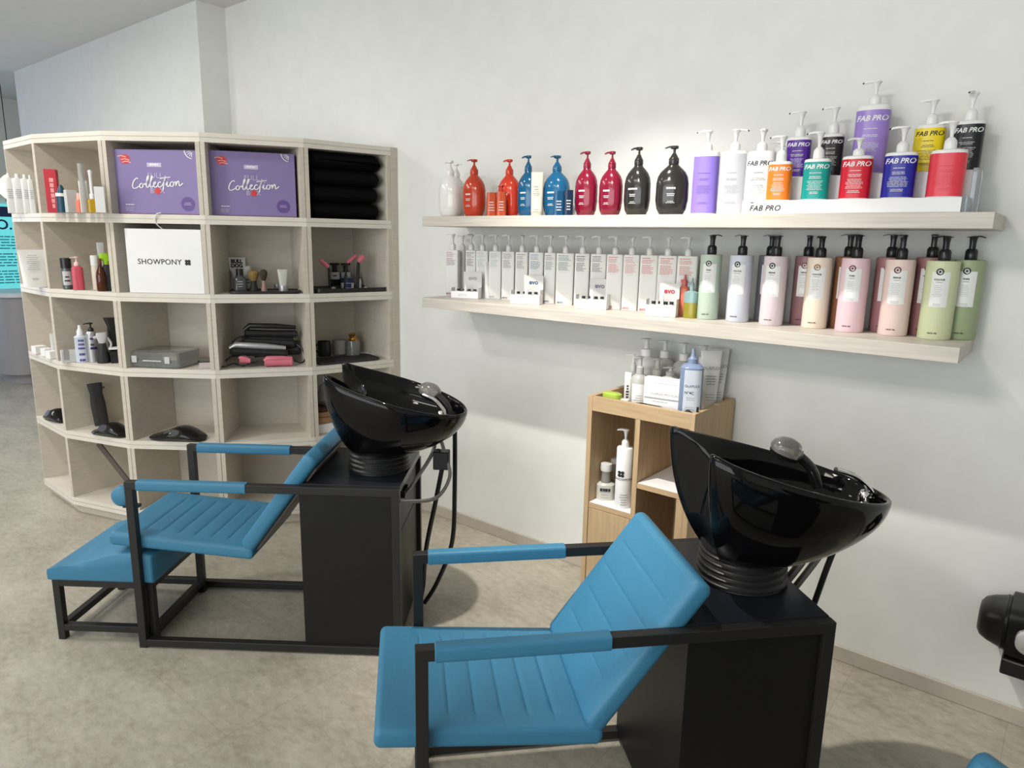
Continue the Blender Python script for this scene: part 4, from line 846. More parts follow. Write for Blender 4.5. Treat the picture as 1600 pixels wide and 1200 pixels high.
fab(1378, 1424, 239, 199, fr, zr, mBLU, 'royal blue FAB PRO bottle on the front step', seed=8)
fab(1449, 1499, 235, 191, fr, zr, mCOR, 'coral red bottle at the right end of the front step turned label away', '', mRED, 0, seed=9, tip=None)
fab(1227, 1262, 215, 175, rr_, zs, mPUR, 'deep purple FAB PRO bottle on the rear step', seed=10, vbase=271)
fab(1279, 1312, 210, 168, rr_, zs, mKB, 'black FAB PRO bottle on the rear step between purple and lavender', seed=11, vbase=271)
fab(1331, 1379, 166, 128, rr_, zs, mLAV2, 'tallest lavender FAB PRO bottle on the rear step', seed=12, vbase=266)
fab(1425, 1467, 196, 157, rr_, zs, mYEL, 'yellow FAB PRO bottle on the rear step', txt='FAB PRO', tm=M_INK, seed=13, vbase=265, tip=None)
fab(1485, 1527, 190, 146, rr_, zs, mBK2, 'black FAB PRO bottle at the right end of the rear step', seed=14, vbase=262, dz=1.3)

# ---- lower shelf: white square bottles
iM = mat('mauve_ink', s2l(150, 96, 110), .6); iDM = mat('dark_mauve_ink', s2l(110, 70, 84), .6); iPG = mat('pale_green_ink', s2l(168, 188, 182), .6); iTP = mat('taupe_ink', s2l(128, 120, 116), .6); iBL = mat('blue_ink', s2l(84, 130, 160), .6)
iGB = mat('slate_ink', s2l(98, 112, 120), .6); iTG = mat('teal_grey_ink', s2l(88, 120, 126), .6); iBK = mat('dark_ink', s2l(48, 50, 54), .6); iPK = mat('pink_red_ink', s2l(205, 96, 104), .6); iPP = mat('pale_pink_ink', s2l(214, 130, 136), .6)
iOR = mat('coral_ink', s2l(214, 110, 96), .6); iRO = mat('red_coral_ink', s2l(208, 92, 78), .6); iOB = mat('orange_brown_ink', s2l(198, 108, 82), .6)
E_ = [(697.7, 718, iM, 'mauve'), (728, 744.5, iDM, 'dark mauve'), (744, 763.5, iPG, 'very pale green'), (764, 784, iPG, 'pale green'), (784, 804.5, iTP, 'taupe'), (805, 825.5, iTP, 'grey'), (826, 849.5, iBL, 'blue'), (850, 868.5, iGB, 'slate'), (868.5, 897, iTG, 'teal grey'),
      (897.5, 921, iBK, 'black'), (922, 947, iBK, 'black'), (947, 973, iPK, 'pink red'), (973, 998.5, iPP, 'pale pink'), (999, 1027, iPK, 'rose'), (1027, 1056.5, iRO, 'coral'), (1057, 1089, iOB, 'orange brown')]
pos_w = ('leftmost in the row', 'second from the left', 'third from the left', 'fourth from the left', 'fifth from the left', 'sixth from the left', 'seventh from the left', 'eighth from the left', 'ninth from the left', 'just left of the third display box', 'behind the third display box', 'fifth from the right end', 'fourth from the right end', 'third from the right end', 'second from the right end', 'rightmost, beside the round mint bottle')
for i, (u0, u1, ink, cn) in enumerate(E_):
    uc = (u0+u1)/2; f_ = i/15; y = 2.512 if i else 2.49
    vt = 366+f_*5; vb = 391+f_*10 if False else 390.5+f_*9.5
    p = on_y(uc, 440, y); p = Vector((p.x, y, LZ+.0006))
    wv = (u1-u0)*mpp(p); hb = h_at(p, uc, vb)-p.z; ht = h_at(p, uc, vt)-p.z
    rot = face(p)*.86 if i else face(p)*.62
    hw = wv/2*.98 if i else wv/2*1.03
    evo_bottle(p, rot, hw*.985, .026, hb, ht, 'white square pump bottle with %s print, %s' % (cn, pos_w[i]), 'white square pump bottles on the lower shelf', ink, dirz=(.1, 1.1, .1, .1, .1, 1.4, .1, .2, .1, .1, .1, .15, .9, .1, 2.0, .1)[i], seed=i+1, logo=i not in (1, 2, 9, 10))
p = on_y(723, 440, 2.553); p.z = LZ+.0006
evo_bottle(p, .1, .021, .020, h_at(p, 722, 392)-p.z, h_at(p, 722, 368)-p.z, 'white square pump bottle half hidden behind the leftmost one', 'white square pump bottles on the lower shelf', iM, 0, 33, logo=False)

# ---- small evo display boxes
def evo_display(cu0, cu1, cv, bu0, bu1, bvt, bvb, lm, lb, seed):
    uc = (bu0+bu1)/2; f0 = on_z(uc, bvb, LZ+.0006); p = back(f0, .028); w = (bu1-bu0)*mpp(p)*.86; w_ = w
    t = thing('display_box', lb, 'display box', (p.x, p.y, LZ+.0006), face(p)*.55, 'small white display boxes on the lower shelf')
    h = h_at(p, uc, bvt)-p.z; d_ = .026
    b = MB(); T = .0015
    b.box((-w/2, -d_, 0), (w/2, d_, T)); b.box((-w/2, -d_, 0), (w/2, -d_+T, h*.62)); b.box((-w/2, -d_, 0), (-w/2+T, d_, h*.9)); b.box((w/2-T, -d_, 0), (w/2, d_, h*.95)); b.build('box_tray', M_CARD, t, smooth=False)
    hc = h_at(p, (cu0+cu1)/2, cv)-p.z
    b = MB(); b.box((-w*.16, d_-T, 0), (w/2, d_, hc)); b.build('backing_card', mat('grey_card', (.60, .60, .58), .6), t, smooth=False)
    b = MB(); flat(b, *text('evo', .028, 0, 1, .03), w*.17, hc*.76, lambda x, z: d_-T-.0008, 0); lines(b, -w*.06, h*.38, w*.5, 2, .006, .002, lambda x, z: -d_-.0006, 1, seed); b.build('lettering', [lm, M_LGREY], t)
    for j, x in enumerate((-w*.28, -w*.08, w*.12, w*.3)):
        vb_ = MB(); vb_.lathe([(.007, T), (.007, h*.65)], 12); o = vb_.build('vial', M_CARD if j % 2 else M_PNK if False else M_EVOW, t, (x, -.004+.008*(j % 2), 0))
        c = MB(); c.lathe([(.0075, h*.65), (.0075, h*.8)], 12); c.build('vial_cap', M_BLK, t, (x, -.004+.008*(j % 2), 0))
    b = MB(); b.lathe([(.0065, h*.5), (.0065, h*.98), (.004, h*1.0), (.0035, h*1.22)], 12); b.build('tester', M_CARD, t, (w*.02, -.016, 0))
evo_display(728, 754, 425, 702.5, 754.5, 448, 466.5, M_GREY, 'small white display box in front of the leftmost square bottles', 1)
evo_display(816, 850, 431, 795, 850.5, 451, 475.5, mat('navy_logo', s2l(40, 80, 120), .5), 'small white display box with a dark blue card logo', 2)
evo_display(917, 954, 436, 896, 954, 458, 483.5, mat('violet_grey_logo', s2l(110, 110, 135), .5), 'small white display box with a violet grey card logo', 3)
evo_display(1027, 1063, 443, 1006, 1061, 465, 495, mat('red_logo', s2l(180, 36, 56), .5), 'small white display box with a red card logo', 4)
f0 = on_z(762.5, 466.5, LZ+.0006); p = back(f0, .012); h = h_at(p, 762, 409)-p.z
t = thing('product_tube', 'slim white tube between the first two display boxes', 'tube', p, face(p)+.9); b = MB(); b.loft([(h*.12, .016, .017), (h*.6, .02, .012), (h, .024, .0015, 5)], 24); b.build('tube_body', M_WHT, t); b = MB(); b.loft([(0, .015, .016), (h*.12, .015, .016)], 24); b.build('cap', M_CARD, t)
f0 = on_z(1066.5, 495, LZ+.0006); p = back(f0, .03); h = h_at(p, 1073, 429)-p.z
t = thing('spray_bottle', 'small salmon spray bottle beside the red logo display box', 'bottle', p, 0); b = MB(); b.loft([(0, .02, .017, 3), (h*.66, .02, .017, 3), (h*.72, .01, .01)], 24); b.build('bottle_body', M_SALM, t); b = MB(); b.lathe([(.011, h*.72), (.010, h*.82), (.005, h*.9), (.003, h)], 16); b.box((-.014, -.005, h*.8), (.006, .005, h*.88)); b.build('spray_head', mat('brick_pink_plastic', s2l(190, 96, 88), .4), t)
f0 = on_z(1078, 497, LZ+.0006); p = back(f0, .018); h = h_at(p, 1080, 434)-p.z
t = thing('spray_bottle', 'clear two tone oil spray bottle left of the mint bottle', 'bottle', p, 0); r = 10.5*mpp(p)
b = MB(); b.loft([(0, r, r*.8, 3), (h*.38, r, r*.8, 3)], 24); b.build('oil_layer', mat('olive_oil', s2l(176, 166, 60), .1, trans=.4), t); b = MB(); b.loft([(h*.38, r, r*.8, 3), (h*.64, r, r*.8, 3), (h*.68, r*.5, r*.5)], 24); b.build('clear_layer', mat('pale_teal_fluid', s2l(160, 196, 194), .08, trans=.4), t)
b = MB(); b.lathe([(.008, h*.68), (.009, h*.8), (.005, h*.9), (.003, h)], 14); b.box((-.016, -.005, h*.78), (.006, .005, h*.87)); b.build('spray_head', mat('grey_teal_plastic', s2l(140, 158, 160), .4), t)

# ---- round pump bottles
bdg = mat('dark_badge', s2l(40, 44, 42), .5); bdo = mat('ochre_badge', s2l(140, 108, 60), .5); bdw = mat('wine_badge', s2l(110, 50, 60), .5)
def nila(u0, u1, vb, vt, vp, mt, lb, badge=bdg, dz=0, seed=1, up=None, rk=.72):
    uc = (u0+u1)/2; f0 = on_z(uc, vb, LZ+.0006); r = (u1-u0)/2*mpp(f0); p = back(f0, r); r = (u1-u0)/2*mpp(p)*.99
    hb = h_at(p, uc, vt)-p.z; ht = h_at(p, uc, vp)-p.z
    return maria_bottle(p, face(p)*rk, mt, r, hb, ht, lb, 'round matt pump bottles on the lower shelf', badge, dirz=dz, seed=seed)
def nilab(uc, r, y, vt, vp, mt, lb, badge=bdg, dz=0, seed=1, rk=.72):
    p = on_y(uc, 450, y); p = Vector((p.x, y, LZ+.0006)); return maria_bottle(p, face(p)*rk, mt, r, h_at(p, uc, vt)-p.z, h_at(p, uc, vp)-p.z, lb, 'round matt pump bottles on the lower shelf', badge, dirz=dz, seed=seed)
def nm(n, r, g, b):
    k = (r+g+b)/3; f = .72; return mat(n, s2l(k+(r-k)*f, k+(g-k)*f, k+(b-k)*f), .42)
nila(1088.5, 1120.6, 499.5, 397.5, 366.5, nm('mint', 178, 200, 180), 'pale mint round pump bottle beside the white square bottles', dz=pi+.3, seed=1)
nila(1133.6, 1168.6, 503.5, 398.5, 367, nm('ice_blue', 196, 202, 218), 'ice blue round pump bottle right of the mint one', dz=.2, seed=2, rk=.35)
nila(1185.6, 1221, 509, 400, 367, nm('lilac_pink', 214, 196, 204), 'lilac pink round pump bottle', dz=.1, seed=3, rk=.45)
nilab(1200, .040, 2.547, 399, 367, nm('slate_mauve', 104, 104, 118), 'slate mauve round pump bottle hidden behind the lilac pink one', dz=.2, seed=4)
nila(1252, 1289, 513.5, 402, 369, nm('cream_peach', 232, 214, 190), 'cream round pump bottle in the middle of the row', bdo, 1.2, 5)
nilab(1258, .041, 2.546, 400, 368, nm('dark_rose', 150, 100, 104), 'dark rose round pump bottle behind the cream one', bdw, 1.5, 6, rk=.6)
nila(1304.8, 1346, 519.5, 403, 366.5, nm('baby_pink', 232, 190, 200), 'baby pink round pump bottle', bdw, .9, 7, rk=.5)
nilab(1321, .041, 2.546, 401, 366, nm('terracotta', 160, 96, 60), 'terracotta round pump bottle behind the baby pink one', bdg, .1, 8)
nila(1372, 1414, 525, 405, 367, nm('blush', 232, 200, 190), 'blush peach round pump bottle', bdw, 1.4, 9)
nilab(1387, .042, 2.545, 402, 366, nm('dusty_rose', 176, 112, 116), 'dusty rose round pump bottle behind the blush one', bdw, .1, 10, rk=.6)
nila(1434.5, 1481, 531, 407, 368.5, nm('pistachio', 204, 214, 160), 'pistachio green round pump bottle at the front near the right end', bdg, .7, 11)
nilab(1450, .042, 2.545, 402, 366.5, nm('old_rose', 166, 104, 104), 'old rose round pump bottle behind the pistachio one', bdw, 1.6, 12, rk=.6)
nilab(1510, .042, 2.532, 406, 368.5, nm('leaf_green', 150, 172, 122), 'leaf green round pump bottle at the right end of the lower shelf', bdg, pi+.4, 13, rk=.9)
# ==================================================================== OAK CABINET
cab = thing('oak_cabinet', 'narrow light oak cabinet with open compartments under the wall shelves', 'cabinet')
x0, x1, y0, y1, zt_ = -1.425, -.985, 2.226, 2.574, .919; T = .02
def part(name, mt, *boxes, root=cab, bevel=.0008):
    b = MB()
    for bb in boxes: b.box(*bb)
    return b.build(name, mt, root, bevel=bevel, smooth=False)
part('side_panel', M_OAK, ((x0, y0, 0), (x0+T, y1, zt_))); part('side_panel', M_OAK, ((x1-T, y0, 0), (x1, y1, zt_)))
part('back_panel', M_OAK, ((x0+T, y1-.012, 0), (x1-T, y1, zt_)))
part('front_rail', M_OAKH, ((x0+T, y0+.001, .862), (x1-T, y0+T, zt_-.001)))
part('top_tray', M_OAKH, ((x0+T, y0+T, .862), (x1-T, y1-.012, .876)))
part('divider', M_OAK, ((-1.217, y0+.002, .06), (-1.197, y1-.012, .862)))
part('shelf_board', M_OAKH, ((x0+T, y0+.004, .470), (-1.217, y1-.012, .489)))
part('shelf_board', M_OAKH, ((-1.197, y0+.004, .598), (x1-T, y1-.012, .617)))
part('floor_board', M_OAKH, ((x0+T, y0+.004, .04), (x1-T, y1-.012, .06)))
part('door', M_OAK, ((x0+T+.002, y0+.002, .062), (-1.219, y0+.02, .468)))
part('inner_panel', M_OAK, ((-1.035, y0+.002, .062), (x1-T-.001, y0+.022, .597)))
part('shelf_mat', M_CARD, ((x0+T+.002, y0+.006, .4895), (-1.219, y1-.02, .4915)))
part('shelf_mat', M_CARD, ((-1.195, y0+.006, .6175), (x1-T-.002, y1-.02, .6195)))
# things in the cabinet
def cabp(u, v, z, dy=0): p = on_z(u, v, z); p = Vector((p.x, p.y, z)); return back(p, dy)
zc = .492
p = cabp(972, 795, zc, .03); h = h_at(p, 978, 671)-p.z
t = thing('pump_bottle', 'tall white pump bottle with a black clover logo inside the oak cabinet', 'bottle', p, face(p)); r = 12.6*mpp(p); hb = h*.775
b = MB(); b.lathe([(r*.97, 0), (r, .003), (r, hb-.004), (r*.93, hb), (.014, hb+.001)], 30); b.build('bottle_body', M_CARD, t)
b = MB(); fn = sfn(r, r, 2, .001)
for dx in (-.006, .006):
    for dz in (-.006, .006): disc(b, -r*.35+dx, hb*.58+dz, .0066, fn, 0, 12)
flat(b, *text('SHOWPONY', .0125, 0, 1.0, .01), .002, hb*.49, fn, 0); lines(b, .004, hb*.24, r*1.1, 5, .010, .003, fn, 1, 5); b.build('label', [M_INK, M_GREY], t)
pump_parts(t, hb, M_EVOW, .014, h-hb, -.1, .034, 'flat')
p = cabp(945, 782, zc, .03); h = h_at(p, 947, 724)-p.z
t = thing('foam_bottle', 'clear foam pump bottle with a pale lotion base in the oak cabinet', 'bottle', p, face(p)); r = 14*mpp(p)
b = MB(); b.loft([(0, r, r*.8, 3), (h*.42, r, r*.8, 3), (h*.47, r*.7, r*.6)], 26); b.build('bottle_body', mat('cloudy_lotion', (.56, .55, .5), .25), t); b = MB(); b.lathe([(r*.55, h*.47), (r*.45, h*.8)], 20); b.build('bottle_neck', mat('frosted_neck', (.6, .58, .52), .25, trans=.6), t); b = MB(); b.lathe([(r*.6, h*.8), (r*.65, h*.85), (r*.62, h), (r*.4, h+.001)], 20); b.build('cap', M_EVOW, t)
b = MB(); lines(b, 0, h*.34, r*1.2, 1, .01, .012, sfn(r, r*.8, 3, .001), 1, 2); lines(b, 0, h*.25, r*1.2, 3, .012, .003, sfn(r, r*.8, 3, .001), 0, 2); b.build('label', [M_GREY, M_MBLK], t)
p = cabp(957, 780, zc, .10); h = h_at(p, 958, 716)-p.z
t = thing('foam_bottle', 'second clear foam bottle hidden behind the first in the oak cabinet', 'bottle', p, face(p)); b = MB(); b.lathe([(.028, 0), (.028, h*.5), (.014, h*.6), (.013, h*.85)], 20); b.build('bottle_body', mat('frosted_neck', (.6, .58, .52), .25, trans=.6), t); b = MB(); b.lathe([(.016, h*.85), (.016, h)], 16); b.build('cap', M_EVOW, t)
t = thing('cloth_bundle', 'dark cloth bundle in the lower right compartment of the oak cabinet', 'cloth', (-1.115, 2.36, .061)); b = MB(); b.loft([(0, .07, .08), (.08, .075, .09), (.18, .06, .07, 2, .01), (.25, .04, .05, 2, -.01), (.28, .01, .02)], 18); b.build('cloth_folds', M_TOW, t)
part('waste_liner', M_LCLR, ((-1.05, y0+.03, .2), (-1.045, y0+.1, .42)), root=t)

# tray top items
zq = .8775
def top(u, y, vt, uc=None): q = on_y(u, 600, y); p = Vector((q.x, y, zq)); return p, h_at(p, u, vt)-zq
M_FROST = mat('frosted_bottle', (.50, .50, .47), .3, trans=.15)
def nozzle_b(u, y, vt, r, mt, lb, cap=M_WHT, sh=.5, lab=None, px=None, txt=None):
    p, h = top(u, y, vt); 
    if px: r = px/2*mpp(p)
    t = thing('pump_bottle', lb, 'bottle', p, face(p)); hb = h*sh
    b = MB(); b.lathe([(r*.95, 0), (r, .004), (r, hb*.8), (r*.8, hb*.92), (r*.35, hb), (r*.35, hb+.003)], 26); b.build('bottle_body', mt, t)
    c = MB(); c.lathe([(r*.42, hb), (r*.42, hb+(h-hb)*.38), (r*.2, hb+(h-hb)*.46), (r*.18, h*.97)], 18); c.build('pump_collar', cap, t)
    e = MB(); e.lathe([(r*.14, hb+(h-hb)*.4), (r*.16, h-.006), (r*.34, h-.003), (r*.34, h)], 14); e.rings([[(x, w*c_, zz+q_*e_) for c_, e_ in ((-1, -1), (1, -1), (1, 1), (-1, 1))] for x, w, zz, q_ in ((0, r*.2, h-.002, .002), (-.03, r*.12, h-.005, .0015))]); e.build('pump_head', cap, t)
    if lab:
        l = MB(); fn = sfn(r, r, 2, .0008); grid(l, -r*.75, r*.75, hb*.12, hb*.72, fn, 0, 8)
        if txt: flat(l, *text(txt, r*.5, 0, 1, .01), 0, hb*.5, sfn(r, r, 2, .0014), 1)
        lines(l, 0, hb*.38, r*1.1, 3, .009, .002, sfn(r, r, 2, .0014), 2, 3); l.build('label', [lab, M_INK, M_GREY], t)
    return t
nozzle_b(1007, 2.50, 529, .04, M_EVOW, 'tallest white pump bottle with black OLAPLEX lettering on the oak cabinet', M_CARD, .72, M_CARD, px=40, txt='OLAPLEX')
nozzle_b(1036, 2.52, 532, .03, M_FROST, 'frosted grey pump bottle at the back of the oak cabinet', M_EVOW, .72, px=34)
nozzle_b(1066, 2.52, 536, .03, M_FROST, 'frosted pump bottle behind the blue bottle on the oak cabinet', M_EVOW, .72, px=36)
nozzle_b(1097, 2.51, 540, .03, M_FROST, 'frosted pump bottle between the blue bottle and the white tubes', M_EVOW, .72, px=36)
nozzle_b(999, 2.36, 557, .03, M_FROST, 'frosted conical pump bottle at the left of the treatment box', M_FROST, .66, M_CARD, px=28)
nozzle_b(1026, 2.42, 560, .03, M_FROST, 'frosted conical pump bottle just behind the treatment box', M_FROST, .62, px=36)
nozzle_b(1047, 2.40, 573, .03, M_FROST, 'short frosted bottle behind the right end of the treatment box', M_FROST, .8, px=36)
nozzle_b(988, 2.44, 553, .022, M_WHT, 'slim white bottle at the far left of the bottle group on the oak cabinet', M_WHT, .62, px=18)
p, h = top(981, 2.38, 582); boxy(p, .026, .026, h, face(p), 'slim_box', 'slim white box with black print left of the frosted bottles', 'box', M_CARD, extra=lambda b: lines(b, 0, h*.6, .012, 5, .011, .007, lambda x, z: -.0135, 1, 3), mats=[M_CARD, M_INK])
# treatment box
A = on_y(1004.5, 622, 2.275); B = on_y(1069, 641, 2.262); 
p = Vector(((A.x+B.x)/2, 2.30, zq)); h = h_at(Vector((p.x, 2.275, zq)), 1036, 593)-zq; w = abs(B.x-A.x)*.98
t = thing('treatment_box', 'white box with OLAPLEX PRO SCALP lettering on top of the oak cabinet', 'box', p, .12); b = MB(); b.box((-w/2, -.02, 0), (w/2, .02, h)); b.build('box_body', M_CARD, t, bevel=.001, smooth=False)
b = MB(); fn = lambda x, z: -.0207; flat(b, *text('OLAPLEX PRO SCALP', .0118, 0, 1, .0), -.003, h*.58, fn, 0); b.box((-w*.48, -.0209, h*.44), (w*.40, -.0203, h*.475), 1); lines(b, -.02, h*.38, w*.5, 1, .01, .002, fn, 1, 3); lines(b, -.03, h*.27, w*.35, 3, .008, .0015, fn, 2, 3); lines(b, 0, h*.88, w*.8, 1, .01, .0015, fn, 2, 4); b.build('lettering', [M_GREY, M_GREY, M_LGREY], t)
# blue bottle
p, h = top(1080, 2.305, 545); r = 17.5*mpp(p); hb = h*.80
t = thing('shampoo_bottle', 'periwinkle blue bottle labelled OLAPLEX on the oak cabinet', 'bottle', p, face(p)*.8)
M_PERI = mat('periwinkle_plastic', s2l(124, 140, 168), .22); b = MB(); b.loft([(0, r*.97, r*.78, 3), (.003, r, r*.8, 3), (hb*.93, r, r*.8, 3), (hb*.98, r*.8, r*.6, 2.5), (hb, r*.45, r*.45)], 30); b.build('bottle_body', M_PERI, t)
b = MB(); b.lathe([(r*.42, hb), (r*.42, hb+.016), (r*.3, hb+.02), (r*.16, hb+.03), (r*.14, h)], 20); b.build('cap', M_PERI, t)
b = MB(); fn = sfn(r, r*.8, 3, .0008); f2 = sfn(r, r*.8, 3, .0014); grid(b, -r*.55, r*.9, hb*.06, hb*.9, fn, 0, 8); flat(b, *text('OLAPLEX', .0125, 0, 1, 0), r*.16, hb*.62, f2, 1); flat(b, *text('N°4C', .014, 0, 1, .01), -r*.05, hb*.50, f2, 1); lines(b, .004, hb*.42, r*1.1, 2, .007, .0014, f2, 2, 3); lines(b, .002, hb*.25, r*.9, 3, .007, .0016, f2, 2, 5); b.build('label', [mat('pale_blue_label', s2l(196, 204, 214), .4), M_INK, M_GREY], t)
# white tubes
for u, y, vt, px, lb in ((1112, 2.47, 548, 32, 'white squeeze tube right of the blue bottle on the oak cabinet'), (1134, 2.535, 546, 32, 'white squeeze tube leaning behind the other at the cabinet right end')):
    q_ = on_y(u, 632, y); p = Vector((min(q_.x, -1.047), y, zq)); h = h_at(p, u+6, vt)-zq; w = px/2*mpp(p); t = thing('product_tube', lb, 'tube', p, face(p)+.25, 'white tubes on the oak cabinet'); b = MB(); b.loft([(h*.12, w*.72, w*.6), (h*.5, w*.85, w*.42, 2.4), (h*.95, w, .003, 6), (h, w, .0015, 6)], 26); b.build('tube_body', M_WHT, t); b = MB(); b.loft([(0, w*.66, w*.56), (h*.12, w*.68, w*.58)], 22); b.build('cap', M_CARD, t)
    b = MB(); fn = lambda x, z: -w*.5+(z/h-.5)*w*.55-.002; flat(b, *text('OLAPLEX', w*.42, 0, 1, .0), 0, h*.72, fn, 0); lines(b, 0, h*.6, w*1.1, 4, .010, .003, fn, 0, 6); lines(b, 0, h*.3, w, 3, .010, .002, fn, 0, 6); b.build('label', M_GREY, t)
# green soap, white card, black pouch, small parts
p = Vector((on_y(957, 610, 2.275).x, 2.275, zq)); h = h_at(p, 957, 613)-zq
t = thing('green_tin', 'lime green oval tin at the front left of the oak cabinet top', 'tin', p, 0); b = MB(); b.loft([(0, .034, .018, 3), (.004, .037, .02, 3), (h*.6, .037, .02, 3)], 28); b.build('tin_body', mat('lime_print', s2l(148, 176, 60), .4), t); b = MB(); b.loft([(h*.6, .038, .021, 3), (h*.92, .038, .021, 3), (h, .03, .016, 3)], 28); b.build('lid', mat('lime_lid', s2l(164, 190, 74), .35), t)
boxy(Vector((on_y(975, 622, 2.268).x, 2.275, zq)), .03, .02, .038, .2, 'small_card_box', 'tiny white card box beside the lime tin', 'box', M_CARD)
t = thing('black_pouch', 'black pouch lying along the front of the oak cabinet top', 'pouch', (on_y(1020, 640, 2.262).x, 2.2625, zq), .02); b = MB()
b.tube([(-.10, 0, .025), (-.05, 0, .028), (.02, 0, .026), (.08, 0, .018), (.10, 0, .012)], [.008, .0125, .0125, .011, .006], 12); b.build('pouch_body', M_TOW, t)
t = thing('hair_claw', 'small black hair claws in front of the blue bottle', 'hair clip', (on_y(1075, 640, 2.262).x, 2.262, zq), 0); b = MB(); b.loft([(0, .02, .008), (.035, .016, .007), (.045, .004, .004)], 12); b.build('claw_body', M_BLK, t); b = MB(); b.loft([(.0, .006, .004, 2, .034), (.06, .004, .004, 2, .036)], 8); b.build('claw_prong', M_BLK, t)

# ==================================================================== WASH UNITS
def pad(L, Wd, T, grooves, r=.016, gd=.004, margin=.05, taper=0):
    """cushion along +x (0..L), width in y (0..Wd), thickness z (0..T); top face has stitched channels"""
    xs = set([0, r*.12, r*.35, r*.7, r, L-r, L-r*.7, L-r*.35, L-r*.12, L])
    for g in grooves: xs |= {g-.010, g-.004, g-.0015, g, g+.0015, g+.004, g+.010}
    n = 14
    for i in range(n+1): xs.add(r+(L-2*r)*i/n)
    xs = sorted(xs); b = MB(); rs = []
    for x in xs:
        e = min(x, L-x); k = sqrt(max(0, 1-(1-min(1, e/r))**2)) if e < r else 1
        inset = r*(1-k); y0_, y1_, z0_, z1_ = inset*.4, Wd-inset*.4, inset, T-inset
        rr = min(r, (z1_-z0_)/2*.98)
        gdep = 0
        for g in grooves:
            d_ = abs(x-g); 
            if d_ < .010: gdep = max(gdep, gd*(1-d_/.010)**1.6)
        puff = .0
        ring = []
        for (cx_, cz_, a0) in ((y1_-rr, z1_-rr, 0), (y0_+rr, z1_-rr, 90), (y0_+rr, z0_+rr, 180), (y1_-rr, z0_+rr, 270)):
            for q in (0, 22.5, 45, 67.5, 90):
                an = radians(a0+q); ring.append([x, cx_+rr*cos(an), cz_+rr*sin(an)])
            if a0 == 0:   # top edge interior points, right->left
                for f_ in (.0, .03, .06, .2, .4, .6, .8, .94, .97, 1.0):
                    yy = (y1_-margin)+(y0_+margin-(y1_-margin))*f_
                    edge = 1 if .02 < f_ < .98 else 0
                    crown = .004*sin(pi*f_)*k
                    ring.append([x, yy, z1_+crown*0-gdep*edge-(gd*.5 if not edge and grooves and grooves[0]-.02 < x < grooves[-1]+.02 else 0)])
        rs.append([tuple(q) for q in ring])
    b.rings(rs); return b
def basin_mesh():
    cy = .24
    half = [(.792, 0, .925), (.785, .035, .935), (.757, .068, .962), (.715, .095, .995), (.685, .118, 1.014), (.690, .142, 1.014), (.722, .168, 1.000), (.78, .192, .981), (.86, .212, .958), (.95, .218, .934), (1.04, .200, .911), (1.12, .160, .891), (1.175, .105, .877), (1.20, .05, .870)]
    loop = [(x, -y, z) for x, y, z in half]+[(1.207, 0, .868)]+[(x, y, z) for x, y, z in half[:0:-1]]
    rim = catmull(loop, 5, True)
    n = len(rim); C0 = Vector((.857, 0, .70)); R0 = .112
    rs = []
    def col_pt(q, z, rad): d_ = Vector((q.x-.895, q.y*1.1, 0)).normalized(); return Vector((.857, 0, z))+d_*rad
    # outer wall bottom -> rim
    rows = 14
    for k in range(rows+1):
        t = k/rows; ring = []
        for q in rim:
            b0 = col_pt(q, .712, R0*.93); dq = q-b0
            back_ = max(0, min(1, (q.x-.78)/.3))
            g = (sin(t*pi/2))**(.95-.12*back_); hgt = (1-cos(t*pi/2))**(.85) * .55+t*.45
            pz = b0.z+dq.z*hgt
            ring.append(Vector((b0.x+dq.x*g, b0.y+dq.y*g, pz)))
        rs.append(ring)
    # rolled rim and inner wall
    def inset(q, d_, dz): 
        c_ = Vector((.90, 0, q.z)); v_ = (c_-q); v_.z = 0; v_.normalize(); return q+v_*d_+Vector((0, 0, dz))
    rs.append([inset(q, .004, .004) for q in rim]); rs.append([inset(q, .010, .004) for q in rim]); rs.append([inset(q, .015, -.002) for q in rim])
    for k in range(1, 9):
        t = k/8; ring = []
        for q in rim:
            i0 = inset(q, .017, -.006); c_ = Vector((.93, 0, .765)); rad = (i0-c_); rad.z = 0; low = c_+rad*.22
            hz = i0.z+(.765-i0.z)*sin(t*pi/2)**.8; g = 1-(1-.22)*(1-cos(t*pi/2))**.9
            ring.append(Vector((c_.x+rad.x*g, c_.y+rad.y*g, hz)))
        rs.append(ring)
    b = MB(); b.rings([[p+Vector((0, cy, 0)) for p in r_] for r_ in rs]); return b
BASIN = basin_mesh()
